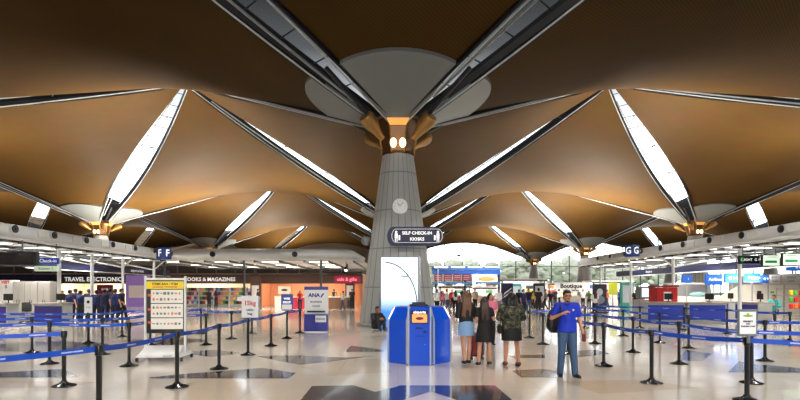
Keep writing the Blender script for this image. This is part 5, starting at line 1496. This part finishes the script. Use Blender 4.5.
for j, px in enumerate(tx):
    Y = 168 + (j * 7 % 5) * 3
    t = thing('tree', ['%s green tree beyond the window wall, %s from the left' % (('bushy', 'rounded', 'taller')[j % 3],
        ('first', 'second', 'third', 'fourth', 'fifth', 'sixth', 'seventh', 'eighth', 'ninth', 'tenth', 'eleventh', 'twelfth', 'thirteenth', 'fourteenth', 'fifteenth')[j])][0], 'tree',
        (xat(px, Y), Y, -.2), j * 1.3, 'trees beyond the window wall')
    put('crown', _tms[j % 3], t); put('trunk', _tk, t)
    t.scale = (1.15, 1.15, .9 + .1 * (j % 3))

# ------------------------------------------------------------------ world, lights, camera
W = bpy.data.worlds.new('sky'); SC.world = W; W.use_nodes = True
nt = W.node_tree; bg = nt.nodes['Background']
tc = nt.nodes.new('ShaderNodeTexCoord'); sp = nt.nodes.new('ShaderNodeSeparateXYZ')
nt.links.new(tc.outputs['Generated'], sp.inputs[0])
r = nt.nodes.new('ShaderNodeValToRGB'); cr = r.color_ramp
cr.elements[0].position = 0; cr.elements[0].color = (1, 1, 1, 1)
cr.elements[1].position = 1; cr.elements[1].color = (.006, .0065, .0075, 1)
for p, c in ((.16, .9), (.22, .6), (.31, .27), (.38, .09), (.43, .025), (.5, .008)):
    e = cr.elements.new(p); e.color = (c * .96, c * .98, c * 1.0, 1)
nt.links.new(sp.outputs['Z'], r.inputs['Fac']); nt.links.new(r.outputs['Color'], bg.inputs['Color'])
bg.inputs['Strength'].default_value = 5.0
def area(name, loc, size, power, col=(1, 1, 1), rot=(0, 0, 0), spread=PI, sy=None):
    l = bpy.data.lights.new(name, 'AREA'); l.energy = power; l.color = col; l.size = size; l.spread = spread
    if sy: l.shape = 'RECTANGLE'; l.size_y = sy
    o = bpy.data.objects.new(name, l); COL.objects.link(o); o.location = loc; o.rotation_euler = rot; return o
def spot(name, loc, power, angle, col=(1, 1, 1), blend=.6, rot=(0, 0, 0), rad=.25):
    l = bpy.data.lights.new(name, 'SPOT'); l.energy = power; l.color = col; l.spot_size = angle; l.spot_blend = blend; l.shadow_soft_size = rad
    o = bpy.data.objects.new(name, l); COL.objects.link(o); o.location = loc; o.rotation_euler = rot; return o
UP = (PI, 0, 0); WARM = (1, .90, .76); NEUT = (1, .97, .92)
for s in (-1, 1):
    area('ceiling_fill', (s * 19, 38, 4.6), 3.0, 3100, WARM, UP, math.radians(115))  # unseen fill added over the canopies to light the ceiling
    for Y in (60, 75, 95, 115): area('far_ceiling_fill', (s * 24, Y, 4.9), 4, 7000, WARM, UP, math.radians(150))  # added lights without fixtures, they lift the far roof shells
    for Y in (46, 72, 104): area('far_ceiling_fill', (s * 52, Y, 4.9), 4, 7000, WARM, UP, math.radians(150))  # more of the added fill, for the outer bays
for X in (-30, -12): area('ceiling_fill_over_shops', (X, 54, 5.0), 4, 3400, WARM, UP, math.radians(150))  # upward fill added above the shops, no such lamps there
area('ceiling_fill_over_stalls', (14, 66, 4.5), 4, 3600, WARM, UP, math.radians(150))  # likewise added above the stalls to brighten the shells
for X in (-12, -4.5, 4.5, 12):
    for Y in (5.5, 13, 20, 28):
        spot('floor_fill', (X, Y, 9.0), (800, 1000, 1100, 1300)[(5.5, 13, 20, 28).index(Y)], math.radians(105), NEUT)  # bodiless spots added in mid-air to brighten the floor
for X in (-22, -12): spot('floor_fill', (X, 41, 9), 2500, math.radians(110), NEUT)  # same added fill, in front of the shops
for X in (-3, 10, 22, 34):
    for Y in (42, 58, 76): spot('floor_fill', (X, Y + (3 if X else 6), 10), 9000, math.radians(110), NEUT)  # strong added fill for the stalls and the far floor
for s in (-1, 1):
    area('ceiling_fill', (s * 32, 38, 4.2), 4.0, 3000, WARM, UP, math.radians(130))  # added fill beside the canopies, turned up at the ceiling
    for Y in (17, 23, 29, 35, 41) if s > 0 else (17, 23, 29): area('soffit_fill', (s * 20.4, Y, 2.1), 2.0, 330, NEUT, UP, math.radians(170))  # light without a body, added to whiten the soffits
sun = bpy.data.lights.new('hazy_sun', 'SUN'); sun.energy = 1.8; sun.angle = math.radians(50); sun.color = (1, .97, .92)
so = bpy.data.objects.new('hazy_sun', sun); COL.objects.link(so); so.rotation_euler = (math.radians(48), 0, math.radians(-20))
# frontal fill added behind the camera, no real fixture, aimed forward and down
for X in (-9, 0, 9):
    o = spot('front_fill', (X, -8, 6.5), 5600, math.radians(70), NEUT, .7, rad=.8)
    o.rotation_euler = (Vector((X * 1.3, 24, 0)) - Vector((X, -8, 6.5))).to_track_quat('-Z', 'Y').to_euler()
for s in (-1, 1):
    for Y in (14, 20, 26, 32): area('canopy_fill', (s * 18.6, Y, 3.4), 2.2, 260, NEUT, (0, 0, 0), math.radians(160))  # area lights added below the light panels for extra brightness
for X in (-31, -21, -9): area('shop_lamp', (X, 52.6, 3.1), 4.0, 420 if X < -10 else 150, (1, .93, .82), (0, 0, 0), math.radians(170), 2.0)
for X in (-13, -7): area('shop_canopy_fill', (X, 43, 3.6), 3.0, 300, NEUT, (0, 0, 0), math.radians(160))  # added brightness under the shop canopy, beyond its light panels
cam = bpy.data.cameras.new('camera'); co = bpy.data.objects.new('camera', cam); COL.objects.link(co)
co.location = (0, 0, EYE); co.rotation_euler = (PI / 2, 0, 0)
cam.sensor_width = 36; cam.lens = 36 * F / 800
cam.shift_x = 2 / 800.0; cam.shift_y = 90 / 800.0
cam.clip_end = 800; cam.clip_start = .05
SC.camera = co
SC.view_settings.view_transform = 'Standard'; SC.view_settings.look = 'None'
SC.view_settings.gamma = 1; SC.view_settings.exposure = 0; SC.view_settings.use_curve_mapping = False
SC.cycles.use_denoising = True
SC.cycles.max_bounces = 8; SC.cycles.transparent_max_bounces = 12
